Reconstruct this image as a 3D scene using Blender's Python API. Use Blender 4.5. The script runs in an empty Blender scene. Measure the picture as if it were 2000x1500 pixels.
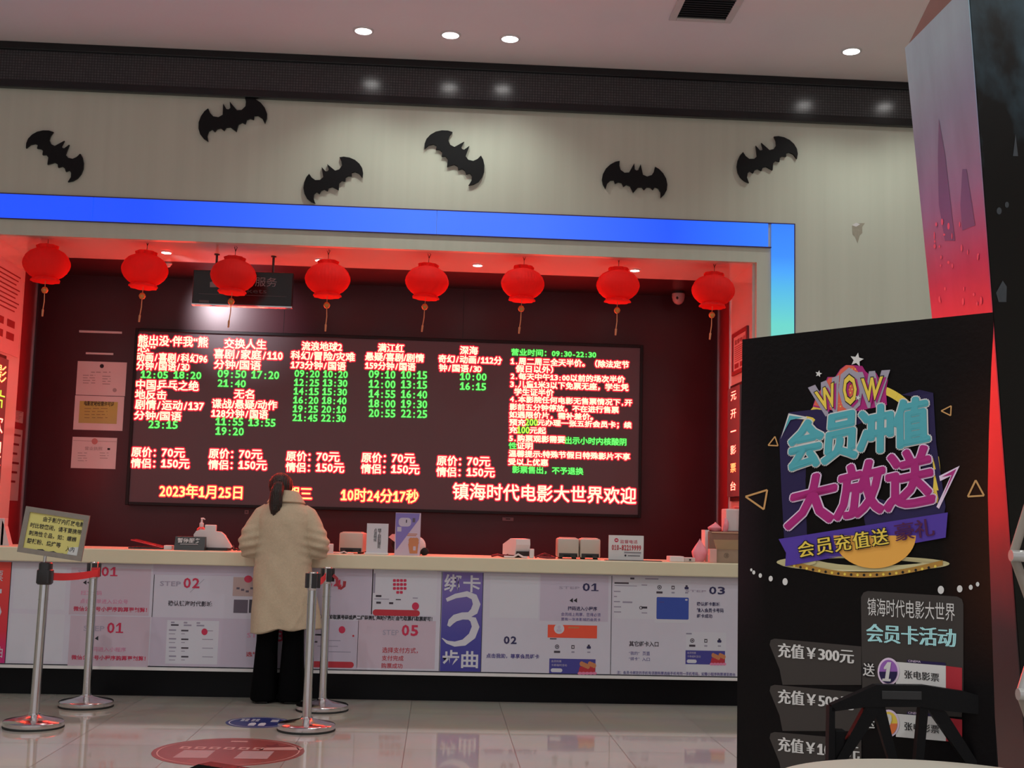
import bpy, bmesh, math, random
from mathutils import Vector, Matrix
random.seed(7)
scene = bpy.context.scene
COL = scene.collection
PI = math.pi

# ------------------------------------------------------------------ camera
PITCH, ROLL, YAW, FOC = .110373, .025192, .0557, 2400.0
EYE = Vector((0, 0, 1.38))
FW = Vector((math.sin(YAW)*math.cos(PITCH), math.cos(YAW)*math.cos(PITCH), math.sin(PITCH)))
R0 = Vector((math.cos(YAW), -math.sin(YAW), 0))
U0 = R0.cross(FW)
RT = R0*math.cos(ROLL) + U0*math.sin(ROLL)
UP = -R0*math.sin(ROLL) + U0*math.cos(ROLL)
cam_data = bpy.data.cameras.new('camera')
cam = bpy.data.objects.new('camera', cam_data)
COL.objects.link(cam)
cam_data.sensor_fit = 'HORIZONTAL'
cam_data.sensor_width = 36.0
cam_data.lens = FOC/2000*36.0
cam_data.clip_start = .05
m3 = Matrix((RT, UP, -FW)).transposed().to_4x4()
m3.translation = EYE
cam.matrix_world = m3
scene.camera = cam

# ------------------------------------------------------------------ world, exposure
w = bpy.data.worlds.new('hall_ambient')
scene.world = w
w.use_nodes = True
bg = w.node_tree.nodes['Background']
bg.inputs['Color'].default_value = (.92, .88, .90, 1)
bg.inputs['Strength'].default_value = .55
scene.view_settings.view_transform = 'Standard'
scene.view_settings.look = 'None'
scene.view_settings.gamma = 1
scene.view_settings.use_curve_mapping = False
scene.view_settings.exposure = 0.16
HALL_W, ROOM_W, SOFFIT_W = 20, 86, 7           # lamp powers
LED_R = 32                          # brightness of the red LEDs

# ------------------------------------------------------------------ pixel rays -> points of the room (2000x1500 frame)
def ray(px, py):
    return FW + RT*((px-1000)/FOC) - UP*((py-750)/FOC)
def onY(px, py, Y):
    d = ray(px, py); return EYE + d*(Y/d.y)
def onX(px, py, X):
    d = ray(px, py); return EYE + d*(X/d.x)
def onZ(px, py, z):
    d = ray(px, py); return EYE + d*((z-EYE.z)/d.z)

# ------------------------------------------------------------------ materials
def lin(c):
    c /= 255.0
    return c/12.92 if c <= .04045 else ((c+.055)/1.055)**2.4
def S(r, g, b, k=1.0):
    return tuple(min(1.0, lin(x)/k) for x in (r, g, b))
MATS = {}
def mat(name, col=(.8, .8, .8), rough=.5, metal=0, emit=None, es=1.0, coat=0, noise=0, nscale=8, bump=0, bscale=60, spec=.5, trans=0):
    if name in MATS: return MATS[name]
    m = bpy.data.materials.new(name); m.use_nodes = True
    nt = m.node_tree; b = nt.nodes['Principled BSDF']
    b.inputs['Base Color'].default_value = (*col, 1)
    b.inputs['Roughness'].default_value = rough
    b.inputs['Metallic'].default_value = metal
    b.inputs['Specular IOR Level'].default_value = spec
    b.inputs['Coat Weight'].default_value = coat
    b.inputs['Transmission Weight'].default_value = trans
    if emit:
        b.inputs['Emission Color'].default_value = (*emit, 1)
        b.inputs['Emission Strength'].default_value = es
    tc = nt.nodes.new('ShaderNodeTexCoord')
    if noise:
        n = nt.nodes.new('ShaderNodeTexNoise'); n.inputs['Scale'].default_value = nscale; n.inputs['Detail'].default_value = 4
        nt.links.new(tc.outputs['Object'], n.inputs['Vector'])
        mx = nt.nodes.new('ShaderNodeMix'); mx.data_type = 'RGBA'
        mx.inputs[6].default_value = (*[c*(1-noise) for c in col], 1)
        mx.inputs[7].default_value = (*[min(1, c*(1+noise)) for c in col], 1)
        nt.links.new(n.outputs['Fac'], mx.inputs[0]); nt.links.new(mx.outputs[2], b.inputs['Base Color'])
    if bump:
        n2 = nt.nodes.new('ShaderNodeTexNoise'); n2.inputs['Scale'].default_value = bscale; n2.inputs['Detail'].default_value = 3
        nt.links.new(tc.outputs['Object'], n2.inputs['Vector'])
        bp = nt.nodes.new('ShaderNodeBump'); bp.inputs['Strength'].default_value = bump; bp.inputs['Distance'].default_value = .01
        nt.links.new(n2.outputs['Fac'], bp.inputs['Height']); nt.links.new(bp.outputs['Normal'], b.inputs['Normal'])
    MATS[name] = m
    return m
def gradmat(name, stops, axis=2, lo=0.0, hi=1.0, rough=.5, emit=False, es=1.0):
    """print or light whose colour runs along an axis of the object; stops = [(t, rgb)]"""
    if name in MATS: return MATS[name]
    m = bpy.data.materials.new(name); m.use_nodes = True
    nt = m.node_tree; b = nt.nodes['Principled BSDF']; b.inputs['Roughness'].default_value = rough
    tc = nt.nodes.new('ShaderNodeTexCoord'); sp = nt.nodes.new('ShaderNodeSeparateXYZ')
    nt.links.new(tc.outputs['Object'], sp.inputs[0])
    mr = nt.nodes.new('ShaderNodeMapRange'); mr.inputs[1].default_value = lo; mr.inputs[2].default_value = hi
    nt.links.new(sp.outputs[axis], mr.inputs[0])
    cr = nt.nodes.new('ShaderNodeValToRGB'); e = cr.color_ramp.elements
    while len(e) < len(stops): e.new(.5)
    for i, (t, c) in enumerate(stops):
        e[i].position = t; e[i].color = (*c, 1)
    nt.links.new(mr.outputs[0], cr.inputs[0])
    if emit:
        b.inputs['Base Color'].default_value = (.02, .02, .02, 1)
        nt.links.new(cr.outputs[0], b.inputs['Emission Color']); b.inputs['Emission Strength'].default_value = es
    else:
        nt.links.new(cr.outputs[0], b.inputs['Base Color'])
    MATS[name] = m
    return m
def node_wood(name, c1, c2, rough=.3, scale=(60, 60, 1.5), coat=0):
    """stretched vertical grain"""
    m = mat(name, c1, rough, coat=coat); nt = m.node_tree; b = nt.nodes['Principled BSDF']
    tc = [n for n in nt.nodes if n.type == 'TEX_COORD'][0]
    mp = nt.nodes.new('ShaderNodeMapping'); mp.inputs['Scale'].default_value = scale
    n = nt.nodes.new('ShaderNodeTexNoise'); n.inputs['Scale'].default_value = 1.0; n.inputs['Detail'].default_value = 5
    nt.links.new(tc.outputs['Object'], mp.inputs[0]); nt.links.new(mp.outputs[0], n.inputs['Vector'])
    mx = nt.nodes.new('ShaderNodeMix'); mx.data_type = 'RGBA'
    mx.inputs[6].default_value = (*c1, 1); mx.inputs[7].default_value = (*c2, 1)
    nt.links.new(n.outputs['Fac'], mx.inputs[0]); nt.links.new(mx.outputs[2], b.inputs['Base Color'])
    return m

M_facade = node_wood('facade_laminate', (.53, .55, .46), (.62, .64, .54), .30, (14, 14, .5))
M_ceil = mat('ceiling_paint', (.84, .79, .80), .6, noise=.04, nscale=2)
M_white_gloss = mat('white_gloss_panel', (.72, .66, .62), .13, coat=.3, noise=.03, nscale=3)
M_back = mat('maroon_laminate', (.050, .009, .016), .33, noise=.15, nscale=3, spec=.4)
M_redpanel = mat('red_lit_panel', (.42, .03, .04), .35, noise=.1)  # red cast of the LED board put into the base colour
M_black = mat('black_satin', (.008, .008, .009), .4, noise=.1, spec=.25)
M_blackgloss = mat('black_gloss', (.008, .008, .010), .18, noise=.1)
M_plinth = mat('black_plinth', (.004, .004, .005), .3, noise=.1, spec=.12)
M_counter = mat('cream_solid_surface', (.70, .64, .46), .4, noise=.05, nscale=4)
M_chrome = mat('brushed_steel', (.62, .62, .64), .16, 1, noise=.06, nscale=30)
M_rubber = mat('black_rubber', (.01, .01, .01), .7, noise=.1)
M_belt = mat('red_webbing', (.62, .03, .04), .6, bump=.3, bscale=300)
M_led_face = mat('led_mask', (.055, .045, .05), .5, emit=S(62, 30, 34), es=.42, noise=.15, nscale=300)
M_print_white = mat('print_white', (.60, .58, .68), .4, noise=.03)
M_paper = mat('paper', (.72, .70, .70), .6, noise=.03)
M_paper2 = mat('paper_cool', (.60, .62, .68), .5, noise=.02)
M_plastic_w = mat('white_plastic', (.72, .70, .70), .35, noise=.03)
M_plastic_g = mat('warm_grey_plastic', (.50, .44, .38), .4, noise=.05)
M_plastic_d = mat('dark_plastic', (.02, .02, .022), .4, noise=.1)
M_ink = mat('black_ink', (.012, .012, .02), .6, noise=.1)
M_lens = mat('lamp_lens', (.8, .8, .8), .4, emit=(1, .98, .95), es=14)
M_lens2 = mat('small_lamp_lens', (.8, .8, .8), .4, emit=(1, .9, .84), es=30)
M_lens3 = mat('bright_small_lamp_lens', (.8, .8, .8), .4, emit=(1, .9, .92), es=40)

# ------------------------------------------------------------------ geometry helpers
def link(name, me, parent=None):
    o = bpy.data.objects.new(name, me); COL.objects.link(o)
    if parent is not None: o.parent = parent
    return o
def tag(o, label=None, cat=None, group=None, kind=None):
    if label: o['label'] = label
    if cat: o['category'] = cat
    if group: o['group'] = group
    if kind: o['kind'] = kind
    return o
def thing(name, label, cat, loc, rz=0, group=None):
    o = bpy.data.objects.new(name, None); COL.objects.link(o)
    o.location = loc; o.rotation_euler = (0, 0, rz); o.empty_display_size = .1
    return tag(o, label, cat, group)
def copy_tree(o, parent=None):
    c = o.copy(); COL.objects.link(c)
    if parent is not None:
        c.parent = parent
    for ch in list(o.children): copy_tree(ch, c)
    return c
_tc = {}
ONE = [(.02, .50), (.03, .42), (.17, .55), (.17, .70), (.17, .09), (.29, .09), (.29, .70), (.02, 0), (.42, 0), (.42, .09), (.02, .09)]
def glyphs(s, off=0.0):
    k = (s, round(off, 4))
    if k in _tc: return _tc[k]
    if any(c.isdigit() for c in s) and len(s.strip()) > 0 and not (len(s) == 1 and s != '1'):
        # half-width cells for Latin signs, full-width cells for characters, as display boards set them
        V, F, x = [], [], 0.0
        for c in s:
            if c == ' ': x += .5; continue
            full = ord(c) > 255 and c != '·'
            if c == '1': v, f = ONE, [(0, 1, 2, 3), (4, 5, 6, 3), (7, 8, 9, 10)]
            else: v, f = glyphs2(c, off)
            x0, x1 = min(p[0] for p in v), max(p[0] for p in v)
            if full: a, dx = 1.0, x-(0 if c in '：，。、；（' else 0)-GX.get(c, 0)
            elif c in ':.-/,;': a = min(1, .40/max(.01, x1-x0)); dx = x+.25-(x0+x1)/2*a
            else: a = .42/(x1-x0); dx = x+.04-x0*a
            b = len(V); V = V+[(p[0]*a+dx, p[1]) for p in v]; F = F+[tuple(i+b for i in g) for g in f]
            x += 1.0 if full else .5
        _tc[k] = (V, F)
    else: _tc[k] = glyphs2(s, off)
    return _tc[k]
GX = {}
def glyphs2(s, off=0.0):
    k = (s, round(off, 4), 2)
    if k not in _tc:
        c = bpy.data.curves.new('lettering', 'FONT'); c.body = s; c.resolution_u = 2; c.offset = off; c.align_x = 'LEFT'
        c.space_line = .86
        o = bpy.data.objects.new('lettering', c)
        me = bpy.data.meshes.new_from_object(o)
        _tc[k] = ([(v.co.x, v.co.y) for v in me.vertices], [tuple(p.vertices) for p in me.polygons])
        bpy.data.objects.remove(o); bpy.data.curves.remove(c); bpy.data.meshes.remove(me)
    return _tc[k]
def gbox(s):
    v, _ = glyphs(s)
    return min(p[0] for p in v), min(p[1] for p in v), max(p[0] for p in v), max(p[1] for p in v)

class MB:
    """collects shapes; build() links them as ONE mesh object"""
    def __init__(s): s.v = []; s.f = []; s.m = []; s.mats = []
    def mi(s, m):
        if m not in s.mats: s.mats.append(m)
        return s.mats.index(m)
    def add(s, vs, fs, m):
        b = len(s.v); i = s.mi(m)
        s.v += [tuple(v) for v in vs]
        for f in fs: s.f.append(tuple(b+k for k in f)); s.m.append(i)
        return s
    def box(s, x0, y0, z0, x1, y1, z1, m, bev=0):
        bm = bmesh.new(); bmesh.ops.create_cube(bm, size=1)
        for v in bm.verts:
            v.co = Vector(((x0+x1)/2+v.co.x*(x1-x0), (y0+y1)/2+v.co.y*(y1-y0), (z0+z1)/2+v.co.z*(z1-z0)))
        if bev: bmesh.ops.bevel(bm, geom=list(bm.edges), offset=bev, segments=2, profile=.5, affect='EDGES')
        return s.bm(bm, m)
    def bm(s, bm, m, mtx=None):
        bm.verts.ensure_lookup_table(); bm.verts.index_update()
        vs = [(mtx @ v.co) if mtx else v.co.copy() for v in bm.verts]
        s.add(vs, [[v.index for v in f.verts] for f in bm.faces], m); bm.free()
        return s
    def obox(s, c, ax, ay, az, m, bev=0):
        """box by centre and three half-axis vectors"""
        bm = bmesh.new(); bmesh.ops.create_cube(bm, size=2)
        L = (ax.length, ay.length, az.length)
        for v in bm.verts: v.co = Vector((v.co.x*L[0], v.co.y*L[1], v.co.z*L[2]))
        if bev: bmesh.ops.bevel(bm, geom=list(bm.edges), offset=bev, segments=2, profile=.5, affect='EDGES')
        X, Y, Z = ax.normalized(), ay.normalized(), az.normalized(); c = Vector(c)
        for v in bm.verts: v.co = c + X*v.co.x + Y*v.co.y + Z*v.co.z
        return s.bm(bm, m)
    def bar(s, a, b, wx, wy, m, side=Vector((0, 0, 1)), bev=0):
        a, b = Vector(a), Vector(b); d = b-a; u = d.cross(side)
        if u.length < 1e-6: u = d.cross(Vector((1, 0, 0)))
        u.normalize(); w2 = u.cross(d).normalized()
        return s.obox((a+b)/2, d/2, u*wx/2, w2*wy/2, m, bev)
    def tube(s, pts, r, m, n=10, cap=True):
        pts = [Vector(p) for p in pts]; k = len(pts)
        rs = r if isinstance(r, (list, tuple)) else [r]*k
        vs = []; fs = []
        ref = Vector((0, 0, 1)); prev = None
        for i, p in enumerate(pts):
            d = (pts[min(i+1, k-1)]-pts[max(i-1, 0)]).normalized()
            if prev is None:
                u = d.cross(ref)
                if u.length < .05: u = d.cross(Vector((1, 0, 0)))
                u.normalize()
            else:
                u = (prev - d*prev.dot(d)).normalized()
            prev = u; w2 = d.cross(u)
            for j in range(n):
                a = 2*PI*j/n; vs.append(p + (u*math.cos(a)+w2*math.sin(a))*rs[i])
        for i in range(k-1):
            for j in range(n):
                fs.append((i*n+j, i*n+(j+1) % n, (i+1)*n+(j+1) % n, (i+1)*n+j))
        if cap: fs.append(tuple(reversed(range(n)))); fs.append(tuple((k-1)*n+j for j in range(n)))
        return s.add(vs, fs, m)
    def lathe(s, prof, m, n=32, c=(0, 0, 0), cap=True, mod=None):
        """prof = [(r, z)]"""
        vs = []; fs = []; k = len(prof)
        for r, z in prof:
            for j in range(n):
                a = 2*PI*j/n; q = r*(mod(a, z) if mod else 1)
                vs.append((c[0]+q*math.cos(a), c[1]+q*math.sin(a), c[2]+z))
        for i in range(k-1):
            for j in range(n):
                fs.append((i*n+j, i*n+(j+1) % n, (i+1)*n+(j+1) % n, (i+1)*n+j))
        if cap: fs.append(tuple(reversed(range(n)))); fs.append(tuple((k-1)*n+j for j in range(n)))
        return s.add(vs, fs, m)
    def loft(s, rings, m, n=28):
        """rings = [(cx, cy, cz, rx, ry, power)] horizontal super-ellipses"""
        vs = []; fs = []
        for cx, cy, cz, rx, ry, p in rings:
            for j in range(n):
                a = 2*PI*j/n; c, d = math.cos(a), math.sin(a)
                vs.append((cx+rx*math.copysign(abs(c)**(2/p), c), cy+ry*math.copysign(abs(d)**(2/p), d), cz))
        for i in range(len(rings)-1):
            for j in range(n): fs.append((i*n+j, i*n+(j+1) % n, (i+1)*n+(j+1) % n, (i+1)*n+j))
        fs.append(tuple(reversed(range(n)))); fs.append(tuple((len(rings)-1)*n+j for j in range(n)))
        return s.add(vs, fs, m)
    def ball(s, c, rx, ry, rz, m, u=20, v=12, mtx=None):
        bm = bmesh.new(); bmesh.ops.create_uvsphere(bm, u_segments=u, v_segments=v, radius=1)
        for q in bm.verts:
            p = Vector((q.co.x*rx, q.co.y*ry, q.co.z*rz)); q.co = (mtx @ p if mtx else p) + Vector(c)
        return s.bm(bm, m)
    def prism(s, poly, a, b, ux, uy, m, o=(0, 0, 0)):
        """outline poly in plane (ux,uy) at o, thick from a to b along ux x uy"""
        o = Vector(o); n = ux.cross(uy); k = len(poly)
        vs = [o+ux*p[0]+uy*p[1]+n*b for p in poly]+[o+ux*p[0]+uy*p[1]+n*a for p in poly]
        fs = [tuple(range(k)), tuple(reversed(range(k, 2*k)))]
        fs += [(k+i, k+(i+1) % k, (i+1) % k, i) for i in range(k)]
        return s.add(vs, fs, m)
    def build(s, name, parent=None, smooth=False, world=True, auto=40):
        me = bpy.data.meshes.new(name)
        off = parent.location if (parent is not None and world) else Vector((0, 0, 0))
        if parent is not None and world and parent.parent is not None: off = parent.location + parent.parent.location
        me.from_pydata([(v[0]-off[0], v[1]-off[1], v[2]-off[2]) for v in s.v], [], s.f)
        for m in s.mats: me.materials.append(m)
        me.polygons.foreach_set('material_index', s.m)
        me.validate(); me.update()
        if smooth:
            me.polygons.foreach_set('use_smooth', [True]*len(me.polygons))
            me.set_sharp_from_angle(angle=math.radians(auto))
        return link(name, me, parent)

class Sheet(MB):
    """printed plane: everything is placed by the photograph's pixels meeting that plane, lifted by fractions of a millimetre"""
    def __init__(s, o, ux, uy, warp=None):
        super().__init__(); s.k = 0; s.o = Vector(o); s.ux = Vector(ux).normalized(); s.uy = Vector(uy).normalized(); s.n = s.ux.cross(s.uy)
        s.warp = warp
    def P(s, px, py):
        d = ray(px, py); return EYE + d*((s.o-EYE).dot(s.n)/d.dot(s.n))
    def uv(s, px, py):
        q = s.P(px, py)-s.o; return q.dot(s.ux), q.dot(s.uy)
    def at(s, u, v, lift=0):
        p = s.o+s.ux*u+s.uy*v+s.n*lift
        if s.warp: p = p + s.n*s.warp(u, v)
        return p
    def poly(s, pts, m, lift=.001):
        s.k += 1; lift += (s.k % 12)*.00003
        vs = [s.at(*s.uv(*p), lift) for p in pts]
        return s.add(vs, [tuple(reversed(range(len(vs))))], m)
    def span(s, x0, x1, y0, y1):
        """upright rectangle of the plane: left edge from y0 to y1 at x0, right edge at x1"""
        u0, v0 = s.uv(x0, y0); v1 = s.uv(x0, y1)[1]; u1 = s.uv(x1, (y0+y1)/2+.028*(x1-x0))[0]
        return u0, v0, u1, v1
    def rect(s, x0, y0, x1, y1, m, lift=.001):
        u0, v0, u1, v1 = s.span(x0, x1, y0, y1)
        return s.add([s.at(a, c, lift) for a, c in ((u0, v1), (u1, v1), (u1, v0), (u0, v0))], [(0, 1, 2, 3)], m)
    def pill(s, x0, y0, x1, y1, m, lift=.001, n=8, rr=.5):
        u0, v0, u1, v1 = s.span(x0, x1, y0, y1); r = abs(v0-v1)*rr; P = []
        for cx, cy, a in ((u1-r, v0-r, 0), (u0+r, v0-r, PI/2), (u0+r, v1+r, PI), (u1-r, v1+r, 1.5*PI)):
            P += [(cx+r*math.cos(a+PI/2*i/n), cy+r*math.sin(a+PI/2*i/n)) for i in range(n+1)]
        return s.add([s.at(a, c, lift) for a, c in P], [tuple(range(len(P)))], m)
    def ell(s, cx, cy, rx, ry, m, lift=.001, n=28, a0=0, a1=2*PI):
        return s.poly([(cx+rx*math.cos(a0+(a1-a0)*i/n), cy+ry*math.sin(a0+(a1-a0)*i/n)) for i in range(n if a1-a0 > 6.28 else n+1)], m, lift)
    def ring(s, cx, cy, rx, ry, wd, m, lift=.001, n=40, a0=0, a1=2*PI):
        for i in range(n):
            a, b = a0+(a1-a0)*i/n, a0+(a1-a0)*(i+1)/n
            s.poly([(cx+rx*math.cos(a), cy+ry*math.sin(a)), (cx+rx*math.cos(b), cy+ry*math.sin(b)),
                    (cx+(rx-wd)*math.cos(b), cy+(ry-wd)*math.sin(b)), (cx+(rx-wd)*math.cos(a), cy+(ry-wd)*math.sin(a))], m, lift)
        return s
    def line(s, pts, wd, m, lift=.001):
        for (x0, y0), (x1, y1) in zip(pts, pts[1:]):
            L = math.hypot(x1-x0, y1-y0); nx, ny = -(y1-y0)/L*wd/2, (x1-x0)/L*wd/2
            s.poly([(x0+nx, y0+ny), (x0-nx, y0-ny), (x1-nx, y1-ny), (x1+nx, y1+ny)], m, lift)
        return s
    def quad_text(s, t, q, m, off=0.0, lift=.002):
        """q = TL, TR, BR, BL pixels of the lettering's box"""
        Q = [Vector((*s.uv(*p), 0)) for p in q]
        b = gbox(t); vs, fs = glyphs(t, off); out = []
        for x, y in vs:
            a = (x-b[0])/(b[2]-b[0]); c = (y-b[1])/(b[3]-b[1])
            p = (Q[3]*(1-a)+Q[2]*a)*(1-c)+(Q[0]*(1-a)+Q[1]*a)*c
            out.append(s.at(p.x, p.y, lift))
        return s.add(out, fs, m)
    def text(s, t, x0, x1, y0, y1, m, off=0.0, lift=.002, shear=0.0):
        u0, v0, u1, v1 = s.span(x0, x1, y0, y1)
        b = gbox(t); vs, fs = glyphs(t, off)
        kx, ky = (u1-u0)/(b[2]-b[0]), (v0-v1)/(b[3]-b[1])
        return s.add([s.at(u0+(x-b[0])*kx+shear*(y-b[1])*ky, v1+(y-b[1])*ky, lift) for x, y in vs], fs, m)
XA, YA, ZA = Vector((1, 0, 0)), Vector((0, 1, 0)), Vector((0, 0, 1))
def frontal(Y): return Sheet((0, Y, 0), XA, ZA)

# ================================================================== SETTING
YF, YM, YB = 9.6, 10.42, 11.2        # facade, end of the white reveal, back wall of the ticket counter
ZC, ZS = 5.034, 3.493                # hall ceiling, ceiling over the counter
XL, XR = -3.55, 2.484                # sides of the opening
def structure(o): o['kind'] = 'structure'; return o

# floor: polished tiles with thin joints
def floor_mat():
    m = mat('polished_floor_tile', (.47, .42, .37), .075, coat=.35); nt = m.node_tree; b = nt.nodes['Principled BSDF']
    tc = [n for n in nt.nodes if n.type == 'TEX_COORD'][0]
    mp = nt.nodes.new('ShaderNodeMapping'); mp.inputs['Location'].default_value = (.167, -.31, 0)
    nt.links.new(tc.outputs['Object'], mp.inputs[0])
    br = nt.nodes.new('ShaderNodeTexBrick'); br.offset = 0; br.squash = 1
    br.inputs['Scale'].default_value = 1; br.inputs['Brick Width'].default_value = .662; br.inputs['Row Height'].default_value = .662
    br.inputs['Mortar Size'].default_value = .0028; br.inputs['Mortar Smooth'].default_value = .2; br.inputs['Bias'].default_value = 0
    br.inputs['Color1'].default_value = (.55, .505, .45, 1); br.inputs['Color2'].default_value = (.49, .455, .405, 1); br.inputs['Mortar'].default_value = (.16, .135, .12, 1)
    nt.links.new(mp.outputs[0], br.inputs['Vector'])
    n = nt.nodes.new('ShaderNodeTexNoise'); n.inputs['Scale'].default_value = 2.2; n.inputs['Detail'].default_value = 6
    nt.links.new(tc.outputs['Object'], n.inputs['Vector'])
    mx = nt.nodes.new('ShaderNodeMix'); mx.data_type = 'RGBA'; mx.blend_type = 'MULTIPLY'; mx.inputs[0].default_value = .25
    nt.links.new(br.outputs['Color'], mx.inputs[6]); nt.links.new(n.outputs['Color'], mx.inputs[7])
    nt.links.new(mx.outputs[2], b.inputs['Base Color'])
    mr = nt.nodes.new('ShaderNodeMapRange'); mr.inputs[3].default_value = .07; mr.inputs[4].default_value = .6
    nt.links.new(br.outputs['Fac'], mr.inputs[0]); nt.links.new(mr.outputs[0], b.inputs['Roughness'])
    return m
structure(MB().box(-8, -3, -.1, 8, 11.3, 0, floor_mat()).build('floor'))
structure(MB().box(-8, -3, ZC, 8, 11.3, ZC+.1, M_ceil).build('ceiling'))
structure(MB().box(-8.1, -3, 0, -8, 11.3, ZC, M_facade).build('wall_left'))
structure(MB().box(8, -3, 0, 8.1, 11.3, ZC, M_facade).build('wall_right'))

fac = MB()
fac.box(-8, YF, ZS, 8, YF+.06, ZC, M_facade)
fac.box(-8, YF, 0, XL, YF+.06, ZS, M_facade)
fac.box(XR, YF, 0, 8, YF+.06, ZS, M_facade)
wall_f = structure(fac.build('wall_front'))
sh = frontal(YF)
sh.poly([(1664, 441), (1672, 436), (1689, 436), (1684, 443), (1684, 455), (1679, 460), (1675, 475), (1670, 462), (1665, 458)], mat('peeled_filler', (.36, .33, .26), .7, noise=.2, nscale=40), .0015)
sh.poly([(1664, 440), (1672, 435), (1680, 438), (1672, 443)], M_paper, .002)
structure(sh.build('wall_patch', wall_f))

# dark mosaic band under the ceiling
def band_mat():
    m = mat('dark_mosaic_band', (.05, .05, .055), .19, coat=0); nt = m.node_tree; b = nt.nodes['Principled BSDF']
    tc = [n for n in nt.nodes if n.type == 'TEX_COORD'][0]
    sx = nt.nodes.new('ShaderNodeSeparateXYZ'); cb = nt.nodes.new('ShaderNodeCombineXYZ')
    nt.links.new(tc.outputs['Object'], sx.inputs[0]); nt.links.new(sx.outputs[0], cb.inputs[0]); nt.links.new(sx.outputs[2], cb.inputs[1])
    br = nt.nodes.new('ShaderNodeTexBrick'); br.offset = 0
    br.inputs['Scale'].default_value = 1; br.inputs['Brick Width'].default_value = .022; br.inputs['Row Height'].default_value = .022
    br.inputs['Mortar Size'].default_value = .0025
    br.inputs['Color1'].default_value = (.062, .060, .066, 1); br.inputs['Color2'].default_value = (.048, .047, .052, 1); br.inputs['Mortar'].default_value = (.02, .02, .022, 1)
    nt.links.new(cb.outputs[0], br.inputs['Vector']); nt.links.new(br.outputs['Color'], b.inputs['Base Color'])
    bp = nt.nodes.new('ShaderNodeBump'); bp.inputs['Strength'].default_value = .5; bp.inputs['Distance'].default_value = .003
    nt.links.new(br.outputs['Fac'], bp.inputs['Height']); nt.links.new(bp.outputs['Normal'], b.inputs['Normal'])
    return m
structure(MB().box(-8, YF-.03, 4.70, 8, YF, 4.99, band_mat()).build('trim_1'))
structure(MB().box(-8, YF-.055, 4.972, 8, YF, ZC, M_blackgloss, .006).build('trim_2'))
structure(MB().box(-8, YF-.055, 4.663, 8, YF, 4.725, M_blackgloss, .006).build('trim_3'))

# recess behind the opening
al = MB()
al.box(XL, YF+.06, ZS, XR, YM, ZS+.05, M_white_gloss)
structure(al.build('ceiling_soffit'))
structure(MB().box(-3.75, YM, ZS, 2.6, YB, ZS+.05, M_back).build('ceiling_recess'))
structure(MB().box(-3.80, YB, 0, 2.65, YB+.06, ZS+.05, M_back).build('wall_back'))
structure(MB().box(-3.78, YM-.02, 0, -3.70, YB, ZS, M_redpanel).build('wall_recess_left'))
structure(MB().box(2.535, YM-.02, 0, 2.6, YB, ZS, M_redpanel).build('wall_recess_right'))
structure(MB().box(XL-.08, YF+.06, 0, XL, YM, ZS, M_white_gloss).build('wall_reveal_left'))
structure(MB().box(XR-.02, YF+.06, 0, XR+.05, YM, ZS, M_white_gloss).build('wall_reveal_right'))
for i, X in enumerate((-3.695, 2.532)):
    structure(MB().box(X-.006, YB-.02, 1.0, X+.006, YB, ZS, M_chrome).build('trim_%d' % (4+i)))
structure(MB().box(XR-.03, YM-.012, 1.1, XR-.018, YM, ZS, M_chrome).build('trim_6'))
sm = MB()
for px in (555, 905): 
    X = onY(px, 620, YB).x; sm.box(X-.002, YB-.0015, 3.03, X+.002, YB, ZS, M_black)
structure(sm.build('trim_7'))

# glowing strip around the opening (colour-changing light box)
XS = [-8, onY(183, 400, YF).x, onY(853, 430, YF).x, onY(1500, 460, YF).x, 2.79]
ls = thing('light_strip', 'glowing blue light strip framing the top and right of the counter opening', 'light', (0, YF, 3.6))
M_blue = gradmat('blue_light_diffuser', [(0, S(22, 78, 255)), (.18, S(20, 76, 255)), (.52, S(62, 118, 255)), (.68, S(60, 112, 255)), (.85, S(26, 84, 255)), (1, S(38, 122, 255))], 0, -3.5, 2.7, emit=True, es=1.0)
M_bluev = gradmat('cyan_light_diffuser', [(0, S(150, 200, 170)), (.55, S(100, 205, 195)), (.72, S(75, 175, 225)), (.86, S(48, 135, 255)), (1, S(38, 122, 255))], 2, -1.6, .2, emit=True, es=1.0)
for a, b in zip(XS[:3], XS[1:4]):
    MB().box(a+.002, YF-.014, 3.622, b-.002, YF-.001, 3.812, M_blue).build('diffuser', ls)
MB().box(2.602, YF-.014, .0, 2.786, YF-.001, 3.812, M_bluev).build('diffuser', ls)
M_edge = mat('violet_edge_trim', (.05, .02, .12), .4, noise=.1)
MB().box(-8, YF-.016, 3.812, 2.795, YF-.001, 3.82, M_edge).build('edge_trim', ls)
MB().box(2.787, YF-.016, 0, 2.795, YF-.001, 3.812, M_edge).build('edge_trim', ls)
MB().box(-8, YF-.016, 3.614, 2.60, YF-.001, 3.621, M_edge).build('edge_trim', ls)

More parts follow.
